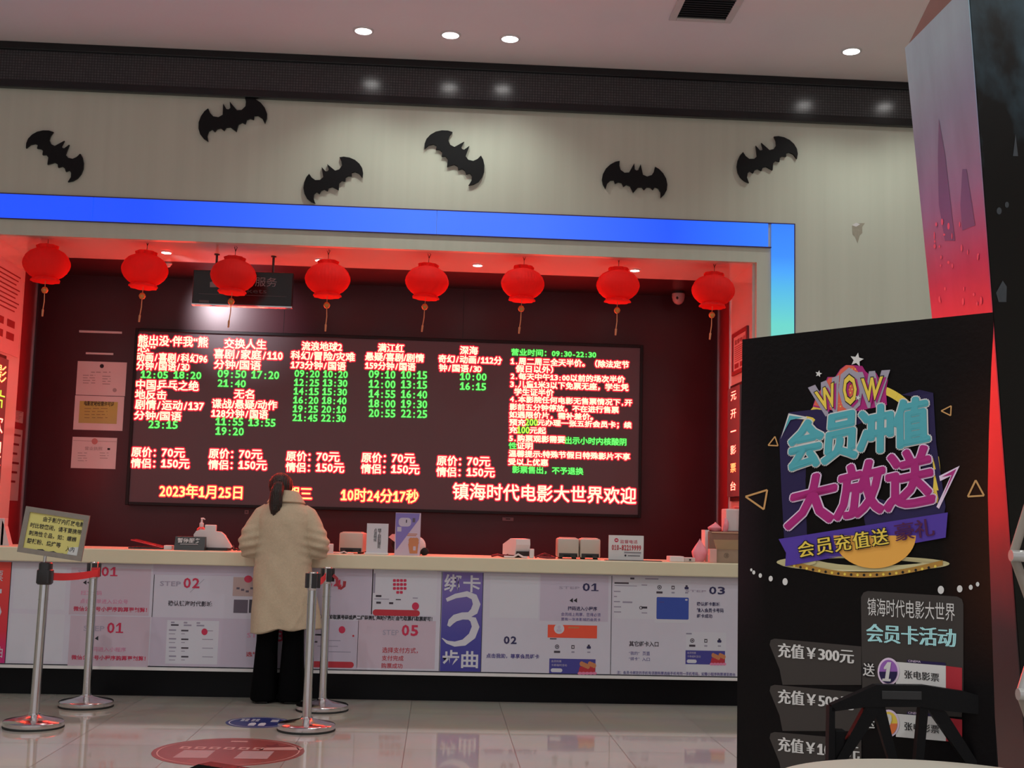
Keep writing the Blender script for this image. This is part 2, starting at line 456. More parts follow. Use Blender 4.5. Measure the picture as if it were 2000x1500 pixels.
# ================================================================== LAMPS
def downlight(x, y, z, r, lens, power, label, group, ang=120, col=(1, .97, .93), blend=.7, first={}):
    if r not in first:
        t = thing('downlight', label, 'ceiling light', (x, y, z), 0, group)
        MB().lathe([(r*1.28, 0), (r*1.28, -.006), (r*1.02, -.010), (r, -.004), (r, 0)], M_plastic_w, 28, cap=False).build('trim_ring', t, True, world=False)
        MB().lathe([(.001, -.003), (r*.6, -.004), (r, -.003)], lens, 24, cap=False).build('lens', t, True, world=False)
        first[r] = t
    else:
        t = copy_tree(first[r]); t.location = (x, y, z); tag(t, label, None, group)
    if power:
        ld = bpy.data.lights.new('downlight_lamp', 'SPOT'); ld.energy = power; ld.spot_size = math.radians(ang); ld.spot_blend = blend
        ld.shadow_soft_size = r*.8; ld.color = col
        lo = bpy.data.objects.new('downlight_lamp', ld); COL.objects.link(lo); lo.location = (x, y, z-.03)
    return t
for x, y, k, lb in ((-.691, 9.0, 1, 'round ceiling downlight, leftmost of the lit three above the dark band'),
                    (-.032, 9.0, 1, 'round ceiling downlight, middle one of the lit three above the dark band'),
                    (.421, 9.02, 1, 'round ceiling downlight, rightmost and brightest of the close lit three'),
                    (3.048, 8.95, 1, 'round ceiling downlight alone, beside the tall poster tower'),
                    (3.743, 9.0, 1, 'round ceiling downlight hidden behind the tall poster tower')):
    downlight(x, y, ZC, .062, M_lens, HALL_W*k, lb, 'downlights in the hall ceiling', col=(.93, 1, .92))
# unseen downlights: some read off wall reflections, most added to brighten the hall
for x, y in ((4.01, 7.07), (-4.79, 5.69), (-5.15, 4.42), (.19, 3.67), (-2.3, 5.9), (1.6, 6.2), (2.7, 3.3), (-2.4, 3.2), (5.2, 4.2), (-4.6, .6), (-1.5, .4), (1.6, .6), (4.6, .8)):
    downlight(x, y, ZC, .062, M_lens, ROOM_W, 'round ceiling downlight outside the photographed view, unseen fill light for the hall', 'unseen downlights over the hall', 150, (.93, 1, .97), .8)
for px, py, lb in ((325, 492, 'small downlight in the red lit soffit, above the second lantern'), (625, 507, 'small downlight in the red lit soffit, behind the fourth lantern'),
                   (933, 517, 'small downlight in the red lit soffit, between the fifth and sixth lanterns'), (1240, 527, 'small downlight in the red lit soffit, beside the seventh lantern')):
    q = onZ(px, py, ZS)
    if px < 400:                                # this one is tilted towards the back wall
        ld = bpy.data.lights.new('tilted_lamp', 'SPOT'); ld.energy = 120; ld.spot_size = math.radians(52); ld.spot_blend = 1; ld.shadow_soft_size = .05; ld.color = (1, .86, .93)
        lo = bpy.data.objects.new('tilted_lamp', ld); COL.objects.link(lo); lo.location = (q.x, q.y, ZS-.04)
        lo.rotation_euler = (Vector((-1.88, YB, 3.12))-lo.location).to_track_quat('-Z', 'Y').to_euler()
    downlight(q.x, q.y, ZS, .038 if px > 400 else .0381, M_lens2 if px > 400 else M_lens3, SOFFIT_W, lb, 'downlights in the soffit over the counter', col=(1, .9, .8))

# air vent in the hall ceiling
av = thing('air_vent', 'square dark air vent with pale frame in the ceiling', 'vent', (1.78, 8.29, ZC))
f = MB()
for a in ((1.55, 8.08, 1.60, 8.52), (1.955, 8.08, 2.005, 8.52), (1.60, 8.08, 1.955, 8.12), (1.60, 8.475, 1.955, 8.52)):
    f.box(a[0], a[1], ZC-.014, a[2], a[3], ZC, mat('vent_frame', (.62, .58, .56), .5, noise=.03), .003)
f.build('frame', av)
f = MB(); f.box(1.60, 8.12, ZC-.003, 1.955, 8.475, ZC, M_black)
for i in range(9): f.box(1.60, 8.135+i*.038, ZC-.010, 1.955, 8.150+i*.038, ZC-.003, M_black)
f.build('grille', av)

# ================================================================== FACADE DECORATION: bat cut-outs
M_bat = mat('black_foam_board', (.006, .006, .007), .5, noise=.1, spec=.2)
half = [(0, .20), (.028, .22), (.048, .37), (.082, .22), (.105, .12), (.17, .095), (.235, .15), (.262, .25), (.268, .37), (.33, .33), (.40, .24), (.455, .12), (.485, -.02),
        (.488, -.16), (.462, -.28), (.415, -.38), (.402, -.24), (.36, -.15), (.31, -.13), (.285, -.21), (.24, -.16), (.19, -.165), (.155, -.25), (.115, -.19), (.06, -.21), (0, -.36)]
bat_poly = [(x, y*.62) for x, y in half] + [(-x, y*.62) for x, y in reversed(half[1:-1])]
bats = [((113, 302), 36, .50, 'black bat cutout at the far left of the wall, right wing dipping'), ((453, 231), -22, .55, 'black bat cutout touching the dark band, second from the left'),
        ((648, 349), -33, .50, 'black bat cutout resting low above the blue strip, steepest right wing up'), ((892, 305), 37, .54, 'black bat cutout under the three lit downlights, right wing dipping'),
        ((1240, 350), 6, .53, 'nearly level black bat cutout above the blue strip'), ((1494, 309), -30, .53, 'rightmost black bat cutout, near the peeled wall patch')]
bat_me = None
for (px, py), rot, wd, lb in bats:
    if bat_me is None:
        o = MB().prism(bat_poly, .004, .026, XA, -ZA*-1, M_bat).build('bat_cutout'); bat_me = o.data
    else: o = link('bat_cutout', bat_me)
    q = onY(px, py, YF); o.location = (q.x, YF, q.z); o.rotation_euler = (0, math.radians(rot+1.2), 0); o.scale = (wd/.976, 1, wd/.976*.98)
    tag(o, lb, 'wall decoration', 'bat cutouts on the pale wall')

# ================================================================== LED DISPLAY
YD = 11.125
led = thing('led_display', 'wide red and green LED board showing film times and prices', 'screen', (-.49, YB, 1.43))
X0, X1 = onY(245, 985, YD).x, onY(1256, 680, YD).x
Z1, Z0 = onY(259, 641, YD).z, onY(242, 986, YD).z
f = MB()
for a in ((X0, Z0, X0+.028, Z1), (X1-.028, Z0, X1, Z1), (X0+.028, Z0, X1-.028, Z0+.028), (X0+.028, Z1-.028, X1-.028, Z1)):
    f.box(a[0], YD-.02, a[1], a[2], YB, a[3], M_black, .004)
f.build('frame', led)
MB().box(X0+.028, YD, Z0+.028, X1-.028, YB-.005, Z1-.028, M_led_face).build('screen', led)
M_lr = mat('red_led', (.02, .01, .01), .5, emit=(1, 1.0/LED_R, .66/LED_R), es=LED_R)
M_lrh = mat('red_led_halo', (.02, .01, .01), .5, emit=(1, .015, .05), es=.8)  # glow around the red letters, painted as a crisp emissive rim
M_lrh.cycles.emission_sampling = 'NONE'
M_lg = mat('green_led', (.01, .02, .01), .5, emit=(.16, 1, .16), es=1.05)
M_lgh = mat('green_led_halo', (.01, .02, .01), .5, emit=(.02, 1, .06), es=.32)  # painted glow rim of the green letters
M_ly = mat('yellow_led', (.02, .02, .01), .5, emit=(1, 1.5/LED_R, .45/LED_R), es=LED_R*.62)
M_lyg = mat('lime_led', (.02, .02, .01), .5, emit=(.62, 1, .08), es=1.0)
BLK = {}
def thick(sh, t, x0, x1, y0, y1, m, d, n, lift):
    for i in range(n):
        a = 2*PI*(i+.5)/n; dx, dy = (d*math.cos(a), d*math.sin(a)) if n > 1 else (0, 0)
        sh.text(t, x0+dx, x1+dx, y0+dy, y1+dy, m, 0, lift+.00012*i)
COLS = (411, 555, 703, 840)
def led_r(t, x0, x1, y0, y1, m=None, blk=None):
    sh = BLK.setdefault(blk or ('film_listing', sum(x0 > e for e in COLS), y0 > 740), frontal(YD))
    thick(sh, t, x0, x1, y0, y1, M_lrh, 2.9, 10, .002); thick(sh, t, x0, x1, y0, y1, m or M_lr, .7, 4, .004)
def led_g(t, x0, x1, y0, y1, m=None, blk=None):
    sh = BLK.setdefault(blk or ('showtime_list', sum(x0 > e for e in COLS), y0 > 790 and x0 < 555), frontal(YD))
    thick(sh, t, x0, x1, y0, y1, M_lgh, 1.3, 5, .002); thick(sh, t, x0, x1, y0, y1, m or M_lg, .4, 4, .004)
NT = ('opening_notice',)
for a in (('熊出没·伴我“熊', 271, 406, 654, 674), ('芯”', 269, 303, 673, 687), ('动画/喜剧/科幻96', 267, 405, 688, 705), ('分钟/国语/3D', 267, 370, 705, 722),
          ('中国乒乓之绝', 267, 388, 741, 760), ('地反击', 265, 325, 761, 779), ('剧情/运动/137', 265, 398, 780, 799), ('分钟/国语', 263, 354, 802, 819),
          ('交换人生', 439, 520, 661, 680), ('喜剧/家庭/110', 419, 552, 681, 700), ('分钟/国语', 419, 509, 702, 720), ('无名', 458, 496, 760, 778),
          ('谍战/悬疑/动作', 415, 541, 779, 797), ('128分钟/国语', 414, 523, 798, 815),
          ('流浪地球2', 590, 668, 667, 684), ('科幻/冒险/灾难', 569, 693, 685, 702), ('173分钟/国语', 569, 675, 704, 720),
          ('满江红', 739, 789, 671, 687), ('悬疑/喜剧/剧情', 714, 828, 688, 704), ('159分钟/国语', 714, 811, 706, 721),
          ('深海', 899, 933, 676, 692), ('奇幻/动画/112分', 857, 980, 693, 708), ('钟/国语/3D', 858, 940, 711, 725),
          ('1.周二周三全天半价。（除法定节', 998, 1228, 698, 712), ('假日以外）', 1008, 1080, 713, 727), ('2.每天中午13:00以前的场次半价', 998, 1220, 728, 741),
          ('3.儿童1米3以下免票无座，学生凭', 997, 1227, 743, 757), ('学生证半价', 1005, 1081, 758, 772), ('4.本影院任何电影无售票情况下,开', 997, 1234, 773, 786),
          ('影前五分钟停放，不在进行售票', 996, 1208, 788, 801), ('如遇限价片，需补差价。', 995, 1158, 803, 816), ('预充', 995, 1026, 818, 831), ('元办理一张五折会员卡；续', 1050, 1233, 819, 832),
          ('充', 995, 1010, 833, 846), ('元起', 1035, 1066, 834, 847), ('5.购票观影需要', 995, 1103, 849, 862), ('证明', 1010, 1040, 864, 877),
          ('温馨提示:特殊节假日特殊影片不享', 994, 1230, 879, 892), ('受以上优惠', 993, 1070, 895, 908)):
    led_r(*a, blk=NT if a[1] > 985 else None)
for x, y in ((258, 873), (409, 876), (560, 881), (707, 884), (854, 890)):
    k = ('price_line', x)
    led_r('原价：', x, x+46, y, y+19, None, k); led_r('70元', x+59, x+103, y+2, y+20, None, k)
    led_r('情侣：', x-1, x+45, y+22, y+40, None, k); led_r('150元', x+58, x+112, y+23, y+41, None, k)
for a in (('2023年1月25日', 313, 473, 945, 971), ('星期三', 536, 609, 950, 975), ('10时24分17秒', 667, 817, 953, 979)): led_r(*a, M_ly, ('date_line',) if a[1] < 320 else ('weekday_line',) if a[1] < 600 else ('clock_line',))
led_r('镇海时代电影大世界欢迎', 885, 1242, 943, 975, None, ('welcome_line',))
for a in (('12:05', 276, 328, 724, 738), ('18:20', 340, 393, 725, 739), ('23:15', 291, 347, 821, 836), ('09:50', 426, 481, 722, 737), ('17:20', 492, 545, 724, 739), ('21:40', 426, 480, 741, 755),
          ('11:55', 422, 475, 815, 830), ('13:55', 486, 538, 817, 832), ('19:20', 422, 476, 834, 849), ('10:00', 899, 950, 728, 742), ('16:15', 899, 949, 747, 761),
          ('营业时间：09:30-22:30', 999, 1164, 681, 694), ('出示小时内核酸阴', 1104, 1223, 853, 867), ('性', 994, 1009, 864, 877), ('影票售出，不予退换', 1001, 1139, 910, 924)):
    led_g(*a, blk=NT if a[1] > 985 else None)
for i, (p, q) in enumerate((('09:20', '10:20'), ('12:25', '13:30'), ('14:15', '15:30'), ('16:20', '18:40'), ('19:25', '20:10'), ('21:45', '22:30'))):
    y = 722.5+17.2*i; x = 576-.8*i
    led_g(p, x, x+48, y, y+13.5); led_g(q, x+56, x+103, y+1, y+14.5)
for i, (p, q) in enumerate((('09:10', '10:15'), ('12:00', '13:15'), ('14:55', '16:40'), ('18:00', '19:30'), ('20:55', '22:25'))):
    y = 723+19*i; x = 721
    led_g(p, x, x+51, y, y+15); led_g(q, x+63, x+113, y+1, y+16)
led_g('200', 1026, 1050, 818, 831, M_lyg, NT); led_g('100', 1010, 1034, 833, 846, M_lyg, NT)
for k, s_ in BLK.items(): s_.build(k[0], led)

# ================================================================== HANGING SIGN
YS = 10.05
hs = thing('hanging_sign', 'black ticket service sign hanging behind the third lantern', 'sign', (onY(475, 560, YS).x, YS, onY(475, 560, YS).z))
s_ = frontal(YS-.03)
x0, z1 = onY(378, 526, YS-.03).x, onY(378, 526, YS-.03).z; x1, z0 = onY(572, 560, YS-.03).x, onY(376, 592, YS-.03).z
MB().box(x0, YS-.03, z0, x1, YS+.03, z1, M_blackgloss, .006).build('case', hs)
M_signtx = mat('grey_sign_print', (.22, .22, .24), .5, noise=.05)
s_.text('服务', 499, 541, 541, 559, M_signtx, .0, .001); s_.text('售票', 447, 489, 539, 557, M_signtx, .0, .001)
s_.text('Tickets', 452, 521, 562, 571, mat('dim_sign_print', (.07, .07, .08), .5, noise=.05), .0, .001)
s_.poly([(410, 551), (422, 548), (440, 556), (423, 561), (410, 561)], M_signtx); s_.rect(389, 586, 408, 591, mat('dim_sign_print'), .001)
s_.rect(388, 573, 560, 574, mat('dim_sign_print'), .001)
s_.build('lettering', hs)
MB().box(x0, YS-.03, z0-.012, x1, YS+.03, z0, M_chrome).build('lower_rail', hs)
for px in (423, 534):
    X = onY(px, 515, YS).x
    MB().tube([(X, YS, z1), (X, YS, ZS)], .010, M_plastic_d, 10).lathe([(.022, -.01), (.022, 0)], M_plastic_d, 16, (X, YS, ZS)).build('hanger_rod', hs)

# ================================================================== PAPER LANTERNS
def paper(name, c, tr):
    m = mat(name, c, .75); nt = m.node_tree; b = nt.nodes['Principled BSDF']
    t = nt.nodes.new('ShaderNodeBsdfTranslucent'); t.inputs['Color'].default_value = (*c, 1)
    mx = nt.nodes.new('ShaderNodeMixShader'); mx.inputs[0].default_value = tr
    nt.links.new(b.outputs[0], mx.inputs[1]); nt.links.new(t.outputs[0], mx.inputs[2]); nt.links.new(mx.outputs[0], nt.nodes['Material Output'].inputs[0])
    return m
M_lant = paper('red_honeycomb_paper', (.86, .035, .030), .55)
M_gold = mat('gold_bead', (.55, .25, .06), .35, .3, noise=.1)
M_cord = mat('tassel_thread', (.60, .28, .14), .8, noise=.1)
def lantern_proto():
    t = thing('paper_lantern', '', 'lantern', (0, 0, 0), 0, 'red paper lanterns along the soffit')
    pl = lambda a, z: 1+.009*math.cos(40*a)+((.055*math.cos(9*a)) if abs(z) > .125 else 0)
    prof = [(.02, .13), (.075, .150), (.086, .143), (.082, .120), (.098, .112), (.135, .092), (.163, .060), (.180, .020), (.183, -.005), (.176, -.035), (.158, -.068), (.128, -.098), (.105, -.112),
            (.094, -.118), (.108, -.134), (.110, -.146), (.090, -.150), (.02, -.140)]
    MB().lathe(prof, M_lant, 120, mod=pl).build('paper_body', t, True, False, 60)
    MB().tube([(0, 0, .14), (0, 0, .20), (.012, 0, .235), (0, 0, .245)], .0022, M_black, 6).tube([(0, 0, .20), (-.012, 0, .235)], .0022, M_black, 6).build('hanging_cord', t, True, False)
    MB().tube([(0, 0, -.14), (0, 0, -.19)], .003, M_cord, 6).build('bead_cord', t, True, False)
    MB().lathe([(.002, -.245), (.018, -.238), (.027, -.220), (.027, -.212), (.018, -.196), (.002, -.188)], M_gold, 18).build('bead', t, True, False)
    MB().tube([(0, 0, -.24), (.002, 0, -.31), (-.004, 0, -.375)], [.0035, .0045, .004], M_cord, 8).tube([(-.004, 0, -.375), (-.006, .003, -.43)], [.009, .007], M_cord, 8).build('tassel', t, True, False)
    return t
lp = None
ord_ = ('leftmost red paper lantern, overlapping the left side wall of the opening', 'red paper lantern second from the left, before the black corner of the back wall', 'red paper lantern hanging in front of the black hanging sign',
        'red paper lantern just right of the black hanging sign', 'red paper lantern fifth from the left, over the middle of the LED board', 'red paper lantern third from the right, above the green opening hours',
        'red paper lantern second from the right, left of the dome camera', 'rightmost red paper lantern, right of the dome camera')
YLN = 9.72
for i, (px, py) in enumerate(((91, 515), (283, 527), (456, 538), (640, 545), (834, 550), (1021, 554), (1207, 557), (1393, 567))):
    q = onY(px, py, YLN)
    if lp is None: lp = t = lantern_proto()
    else: t = copy_tree(lp)
    t.location = (q.x, YLN, q.z); t.rotation_euler = (math.radians(random.uniform(-3, 3)), math.radians(1.5+random.uniform(-2.5, 2.5)), random.uniform(0, 6)); t['label'] = ord_[i]
    for ch in t.children:
        if ch.name.startswith('hanging_cord'): ch.scale = (1, 1, 1)
    k = .98*(1.0 if i < 4 else .97)
    t.scale = (k, k, k)
    top = ZS - q.z
    hk = MB().tube([(q.x, YLN, q.z+.22), (q.x, YLN, ZS)], .0016, M_black, 6); hk.v = [((a-q.x)/k, (b-YLN)/k, (c-q.z)/k) for a, b, c in hk.v]
    t.rotation_euler.z = 0
    o = hk.build('hanging_thread', None); o.parent = t; o.rotation_euler = (-t.rotation_euler.x, -t.rotation_euler.y, 0)

# dome camera and sensor in the recess
q = onY(1325, 575, 10.95)
cc = thing('dome_camera', 'white dome security camera hanging at the right of the recess', 'security camera', (q.x, 10.95, ZS))
zc_ = onY(1325, 574, 10.95).z
MB().lathe([(.056, 0), (.056, zc_-ZS+.02), (.060, zc_-ZS)], M_plastic_d, 24).build('mount', cc, True, False)
MB().lathe([(.058, zc_-ZS), (.058, zc_-ZS-.03), (.050, zc_-ZS-.065), (.034, zc_-ZS-.088), (.012, zc_-ZS-.098), (.001, zc_-ZS-.099)], mat('camera_shell', (.42, .34, .36), .35, noise=.03), 24).build('shell', cc, True, False)
MB().ball((-.018, -.046, zc_-ZS-.045), .012, .010, .016, M_blackgloss).build('lens_window', cc, True, False)
q = onZ(327, 512, ZS)
sn = thing('motion_sensor', 'tiny white sensor dome at the soffit edge behind the second lantern', 'sensor', (q.x, 10.5, ZS))
MB().lathe([(.03, 0), (.03, -.012), (.024, -.016)], M_plastic_w, 20).build('base', sn, True, False)
MB().lathe([(.022, -.016), (.018, -.028), (.008, -.036), (.001, -.037)], M_plastic_w, 20).build('dome', sn, True, False)

# ================================================================== PAPERS ON THE BACK WALL
def on_plane_sheet(name, label, cat, Y, box, m, draw=None, group=None, thick=.004, parts=True):
    """flat framed or bare sheet hanging on a wall facing us; box = x0, y0, x1, y1 (pixels)"""
    s = frontal(Y-thick); u0, v0, u1, v1 = s.span(box[0], box[2], box[1], box[3])
    t = thing(name, label, cat, ((u0+u1)/2, Y, v1), 0, group)
    MB().box(u0, Y-thick, v1, u1, Y, v0, m).build('sheet', t)
    if draw:
        draw(s); s.build('print', t)
    return t
M_dim = mat('faint_grey_print', (.38, .37, .38), .6, noise=.05)
M_gold2 = mat('seal_pink_print', (.55, .25, .24), .6, noise=.05)
def rows(s, x0, x1, y0, n, dy, m, h=1.6, jit=.3):
    for i in range(n):
        xx = x0
        while xx < x1:
            L = random.uniform(6, 16); e = min(x1, xx+L); s.rect(xx-.03*i*dy*0, y0+i*dy, e, y0+i*dy+h, m, .0012); xx = e+random.uniform(2, 5)
def d1(s):
    s.ell(199, 715, 4, 4, M_ink); rows(s, 178, 216, 726, 1, 5, M_dim, 1.8); rows(s, 162, 186, 732, 4, 5, M_dim); rows(s, 200, 216, 734, 4, 5, M_dim); s.ell(224, 762, 4, 4, M_dim)
def d2(s):
    s.rect(156, 783, 229, 826, gradmat('licence_yellow', [(0, (.44, .46, .16)), (1, (.52, .55, .10))], 2, 0, .3), .0008)
    s.text('电影放映经营许可证', 165, 223, 783, 792, M_ink, .02); rows(s, 165, 210, 797, 4, 6, mat('olive_print', (.24, .22, .08), .6, noise=.05), 1.3)
def d3(s):
    s.ell(185, 862, 6, 6, M_gold2, .0014); s.rect(143, 860, 228, 860.8, M_dim, .001); s.text('营业执照', 166, 200, 872, 879, M_dim); s.rect(210, 875, 215, 879, M_ink)
    rows(s, 152, 170, 884, 4, 5, M_dim, 1.2); rows(s, 195, 212, 884, 3, 5, M_dim, 1.2)
on_plane_sheet('certificate', 'white certificate with a small dark crest, topmost of three on the back wall', 'certificate', YB, (152, 705, 246, 771), M_paper, d1, 'certificates left of the LED board')
on_plane_sheet('certificate', 'yellow printed permit, middle of three certificates on the back wall', 'certificate', YB, (147, 772, 241, 839), M_paper, d2, 'certificates left of the LED board')
on_plane_sheet('certificate', 'white licence with pink seal in a plastic sleeve, lowest of three certificates', 'certificate', YB, (142, 853, 227, 914), M_paper, d3, 'certificates left of the LED board')
for b, lb in (((155, 645, 239, 649.5), 'longer upper white strip on the wall above the certificates'), ((168, 688, 222, 692), 'shorter lower white strip on the wall above the certificates')):
    u0, v0, u1, v1 = frontal(YB).span(b[0], b[2], b[1], b[3])
    o = MB().box(u0, YB-.012, v1, u1, YB, v0, M_plastic_w, .004).build('white_strip'); tag(o, lb, 'poster strip', 'white strips above the certificates')  # plain white bars on the back wall
for b, lb in (((478, 996, 486, 1004), 'small grey wall socket left of the standing woman'), ((981, 1010, 1003, 1017), 'small grey wall socket under the LED board')):
    u0, v0, u1, v1 = frontal(YB).span(b[0], b[2], b[1], b[3])
    t = thing('wall_socket', lb, 'socket', ((u0+u1)/2, YB, v1), 0, 'wall sockets behind the counter')
    MB().box(u0, YB-.012, v1, u1, YB, v0, mat('grey_socket', (.22, .19, .22), .5, noise=.05), .003).build('plate', t)
    MB().box(u0+.3*(u1-u0), YB-.015, v1+.35*(v0-v1), u0+.7*(u1-u0), YB-.012, v1+.65*(v0-v1), M_plastic_d).build('outlet', t)

# papers and signs on the side reveals ------------------------------------------------
def side_sheet(X, left):
    return Sheet((X, 0, 0), YA if left else -YA, ZA)
def side_box(s, pts, m, th):
    """slab on a side wall from 4 pixel corners"""
    q = [s.uv(*p) for p in pts]; a = [s.at(u, v, 0) for u, v in q]; b = [s.at(u, v, th) for u, v in q]
    return MB().add(a+b, [(0, 1, 2, 3), (7, 6, 5, 4)]+[(i, 4+i, 4+(i+1) % 4, (i+1) % 4) for i in range(4)], m)
M_pinkpaper = mat('glossy_notice', (.62, .52, .52), .35, noise=.03)
s = side_sheet(XL, True)
yq = lambda px, z: None
def lz(Y, z): return (XL, Y, z)
def side_notice(name, label, cat, X, left, y0, y1, z0, z1, m, th=.006, draw=None, frame=None, group=None):
    sg_ = 1 if left else -1
    t = thing(name, label, cat, (X, (y0+y1)/2, z0), 0, group)
    MB().box(min(X, X+sg_*th), y0, z0, max(X, X+sg_*th), y1, z1, m).build('sheet', t)
    if frame:
        f = MB(); w_ = .035
        for a in ((y0-w_, z0-w_, y0, z1+w_), (y1, z0-w_, y1+w_, z1+w_), (y0, z0-w_, y1, z0), (y0, z1, y1, z1+w_)):
            f.box(min(X, X+sg_*.02), a[0], a[1], max(X, X+sg_*.02), a[2], a[3], frame, .003)
        f.build('frame', t)
    if draw:
        # u runs along the sheet as a reader in the room sees it
        s = MB(); s.put = lambda tx, u0, u1, v0, v1, mm, off=0: put_side(s, tx, u0, u1, v0, v1, mm, off, X+sg_*(th+.0015), left, y0, y1, z0, z1)
        draw(s); s.build('print', t)
    return t
def put_side(s, tx, u0, u1, v0, v1, mm, off, X, left, y0, y1, z0, z1):
    """fractions of the sheet; tx None = plain bar"""
    Y = lambda u: (y0+(y1-y0)*u) if left else (y1-(y1-y0)*u)
    Z = lambda v: z0+(z1-z0)*v
    if tx is None:
        vs = [(X, Y(u0), Z(v0)), (X, Y(u1), Z(v0)), (X, Y(u1), Z(v1)), (X, Y(u0), Z(v1))]; s.add(vs, [(0, 1, 2, 3)], mm); return
    b = gbox(tx); vs, fs = glyphs(tx, off)
    s.add([(X, Y(u0+(u1-u0)*(x-b[0])/(b[2]-b[0])), Z(v0+(v1-v0)*(y-b[1])/(b[3]-b[1]))) for x, y in vs], fs, mm)
M_redprint = mat('dark_red_print', (.20, .02, .03), .6, noise=.1)
def dn(s):
    for i in range(9): s.put(None, .1, .9-.07*(i % 3), .88-.05*i, .895-.05*i, M_redprint)
    for i in range(4): s.put(None, .12+.4*(i % 2), .4+.4*(i % 2), .16+.14*(i//2), .24+.14*(i//2), M_redprint)
side_notice('notice_sheet', 'large pink lit notice covered in small print on the left reveal', 'notice', XL, True, 9.72, 10.36, 2.62, 3.36, M_pinkpaper, draw=dn)
def dl(s):
    s.put('影', .1, .9, .80, .94, M_ly); s.put('片', .1, .9, .60, .74, mat('lime_led')); s.put('欢', .1, .9, .40, .54, M_lr); s.put('迎', .1, .9, .2, .34, M_lr); s.put('您', .1, .9, .04, .16, M_lr)
ex = side_notice('led_sign', 'narrow upright LED sign on the left reveal, cut by the picture edge', 'LED sign', XL, True, 9.70, 10.03, 1.57, 2.56, M_led_face, .05, dl, M_black)
def dp(s):
    for i in range(6): s.put(None, .15, .85-.1*(i % 3), .9-.13*i, .93-.13*i, M_redprint)
side_notice('notice_sheet', 'upper pink notice stuck on the dark red side panel at left', 'notice', -3.70, True, 10.74, 11.04, 2.12, 2.22, M_pinkpaper, draw=dp, group='notices on the left red panel')
side_notice('notice_sheet', 'tall lower pink notice stuck on the dark red side panel at left', 'notice', -3.70, True, 10.76, 11.05, 1.44, 2.06, M_pinkpaper, draw=dp, group='notices on the left red panel')
def dr(s):
    s.put('监督电话', .1, .9, .76, .90, M_redprint, .01)
    for i in range(8): s.put(None, .1, .9-.1*(i % 3), .68-.06*i, .70-.06*i, M_redprint)
    s.put(None, .1, .42, .06, .20, M_redprint); s.put(None, .52, .9, .06, .20, M_redprint)
side_notice('framed_notice', 'pink notice in dark red frame high on the right reveal', 'notice', XR-.02, False, 9.80, 10.25, 2.68, 2.97, M_pinkpaper, .01, dr, M_redprint)
def dl2(s):
    for i, c in enumerate('元开一影票台'): s.put(c, .28, .72, .88-.165*i+(.04 if c == '一' else 0), .96-.165*i-(.03 if c == '一' else 0), (M_lr, M_lr, M_lr, M_lr, M_ly, M_lr)[i])
side_notice('led_sign', 'narrow upright LED sign on the right reveal beside the black banner', 'LED sign', XR-.02, False, 9.86, 10.28, 1.62, 2.53, M_led_face, .05, dl2, M_black)
side_notice('notice_sheet', 'small pink sheet under the right LED sign', 'notice', XR-.02, False, 9.9, 10.25, 1.40, 1.54, M_pinkpaper, draw=dp)

# ================================================================== SERVICE COUNTER
ZT, YCF, YCP = 1.091, 9.44, 9.5
ct = thing('service_counter', 'long ticket counter with cream top and black plinth across the opening', 'counter', (-.55, 9.75, 0))
MB().box(-3.54, YCF, .985, 2.455, 10.08, ZT, M_counter, .008).build('worktop', ct)
MB().box(-3.54, YCP, .205, 2.455, 10.04, .985, M_print_white).build('body', ct)
MB().box(-3.54, YCP-.012, .200, 2.455, YCP, .222, M_plastic_w).build('trim_strip', ct)
MB().box(-3.54, 9.58, 0, 2.455, 10.0, .205, M_plinth).build('plinth', ct)

# printed instruction sheets on its front
KP = .54
def pr(name, r, g, b): return mat(name, S(r, g, b, KP), .45, noise=.03)
P_crim, P_pink, P_red = pr('crimson_print', 150, 28, 58), pr('pink_print', 165, 95, 125), pr('red_button_print', 140, 30, 42)
P_rule, P_step = pr('pale_rule_print', 112, 108, 124), pr('pale_step_print', 122, 116, 132)
P_navy, P_blue, P_card = pr('navy_print', 28, 26, 62), pr('blue_print', 58, 52, 105), pr('card_blue_print', 38, 58, 128)
P_banner, P_white, P_tile = pr('banner_blue_print', 48, 46, 110), mat('sheet_white_print', (.62, .62, .70), .45, noise=.02), mat('sheet_lilac_print', (.54, .48, .60), .45, noise=.02)
P_dark, P_orange, P_gold, P_green = pr('dark_print', 42, 36, 46), pr('orange_print', 178, 62, 42), pr('popcorn_print', 150, 95, 62), pr('green_print', 45, 80, 70)
P_skin, P_photo = pr('photo_pale_print', 140, 120, 118), pr('photo_dark_print', 70, 62, 74)
P_pale = mat('sheet_pink_print', (.56, .45, .54), .45, noise=.02)
posters = []
def poster(px0, px1, label, draw, base=None):
    Xa, Xb = onY(px0, 1210, YCP).x, onY(px1, 1210, YCP).x
    t = thing('instruction_poster', label, 'poster', ((Xa+Xb)/2, YCP, .24), 0, 'instruction posters on the counter front')
    MB().box(Xa+.004, YCP-.004, .232, Xb-.004, YCP, .974, base or M_print_white).build('sheet', t)
    e = MB()
    e.box(Xb-.004, YCP-.003, .232, Xb, YCP, .974, M_ink); e.box(Xa, YCP-.003, .224, Xb, YCP, .230, M_ink)
    e.build('dark_edge', t)
    s = frontal(YCP-.004); draw(s); s.build('print', t)
def step(s, x, y, n, m, big=22):
    if n[0] == 'S': s.text('STEP', x-46, x-6, y+6, y+big-4, P_step, .01); n = n[1:]
    s.text(n, x, x+31, y, y+big, m, .02)
def arrows(s, x, y, n=2):
    for i in range(n): s.poly([(x+8*i, y+5), (x+7+8*i, y), (x+7+8*i, y+9)], M_ink)
def p0(s):
    s.text('购票', -30, 6, 1113, 1135, P_white); s.text('5', -24, 4, 1150, 1215, P_white); s.text('步曲', -30, 5, 1262, 1284, P_white)
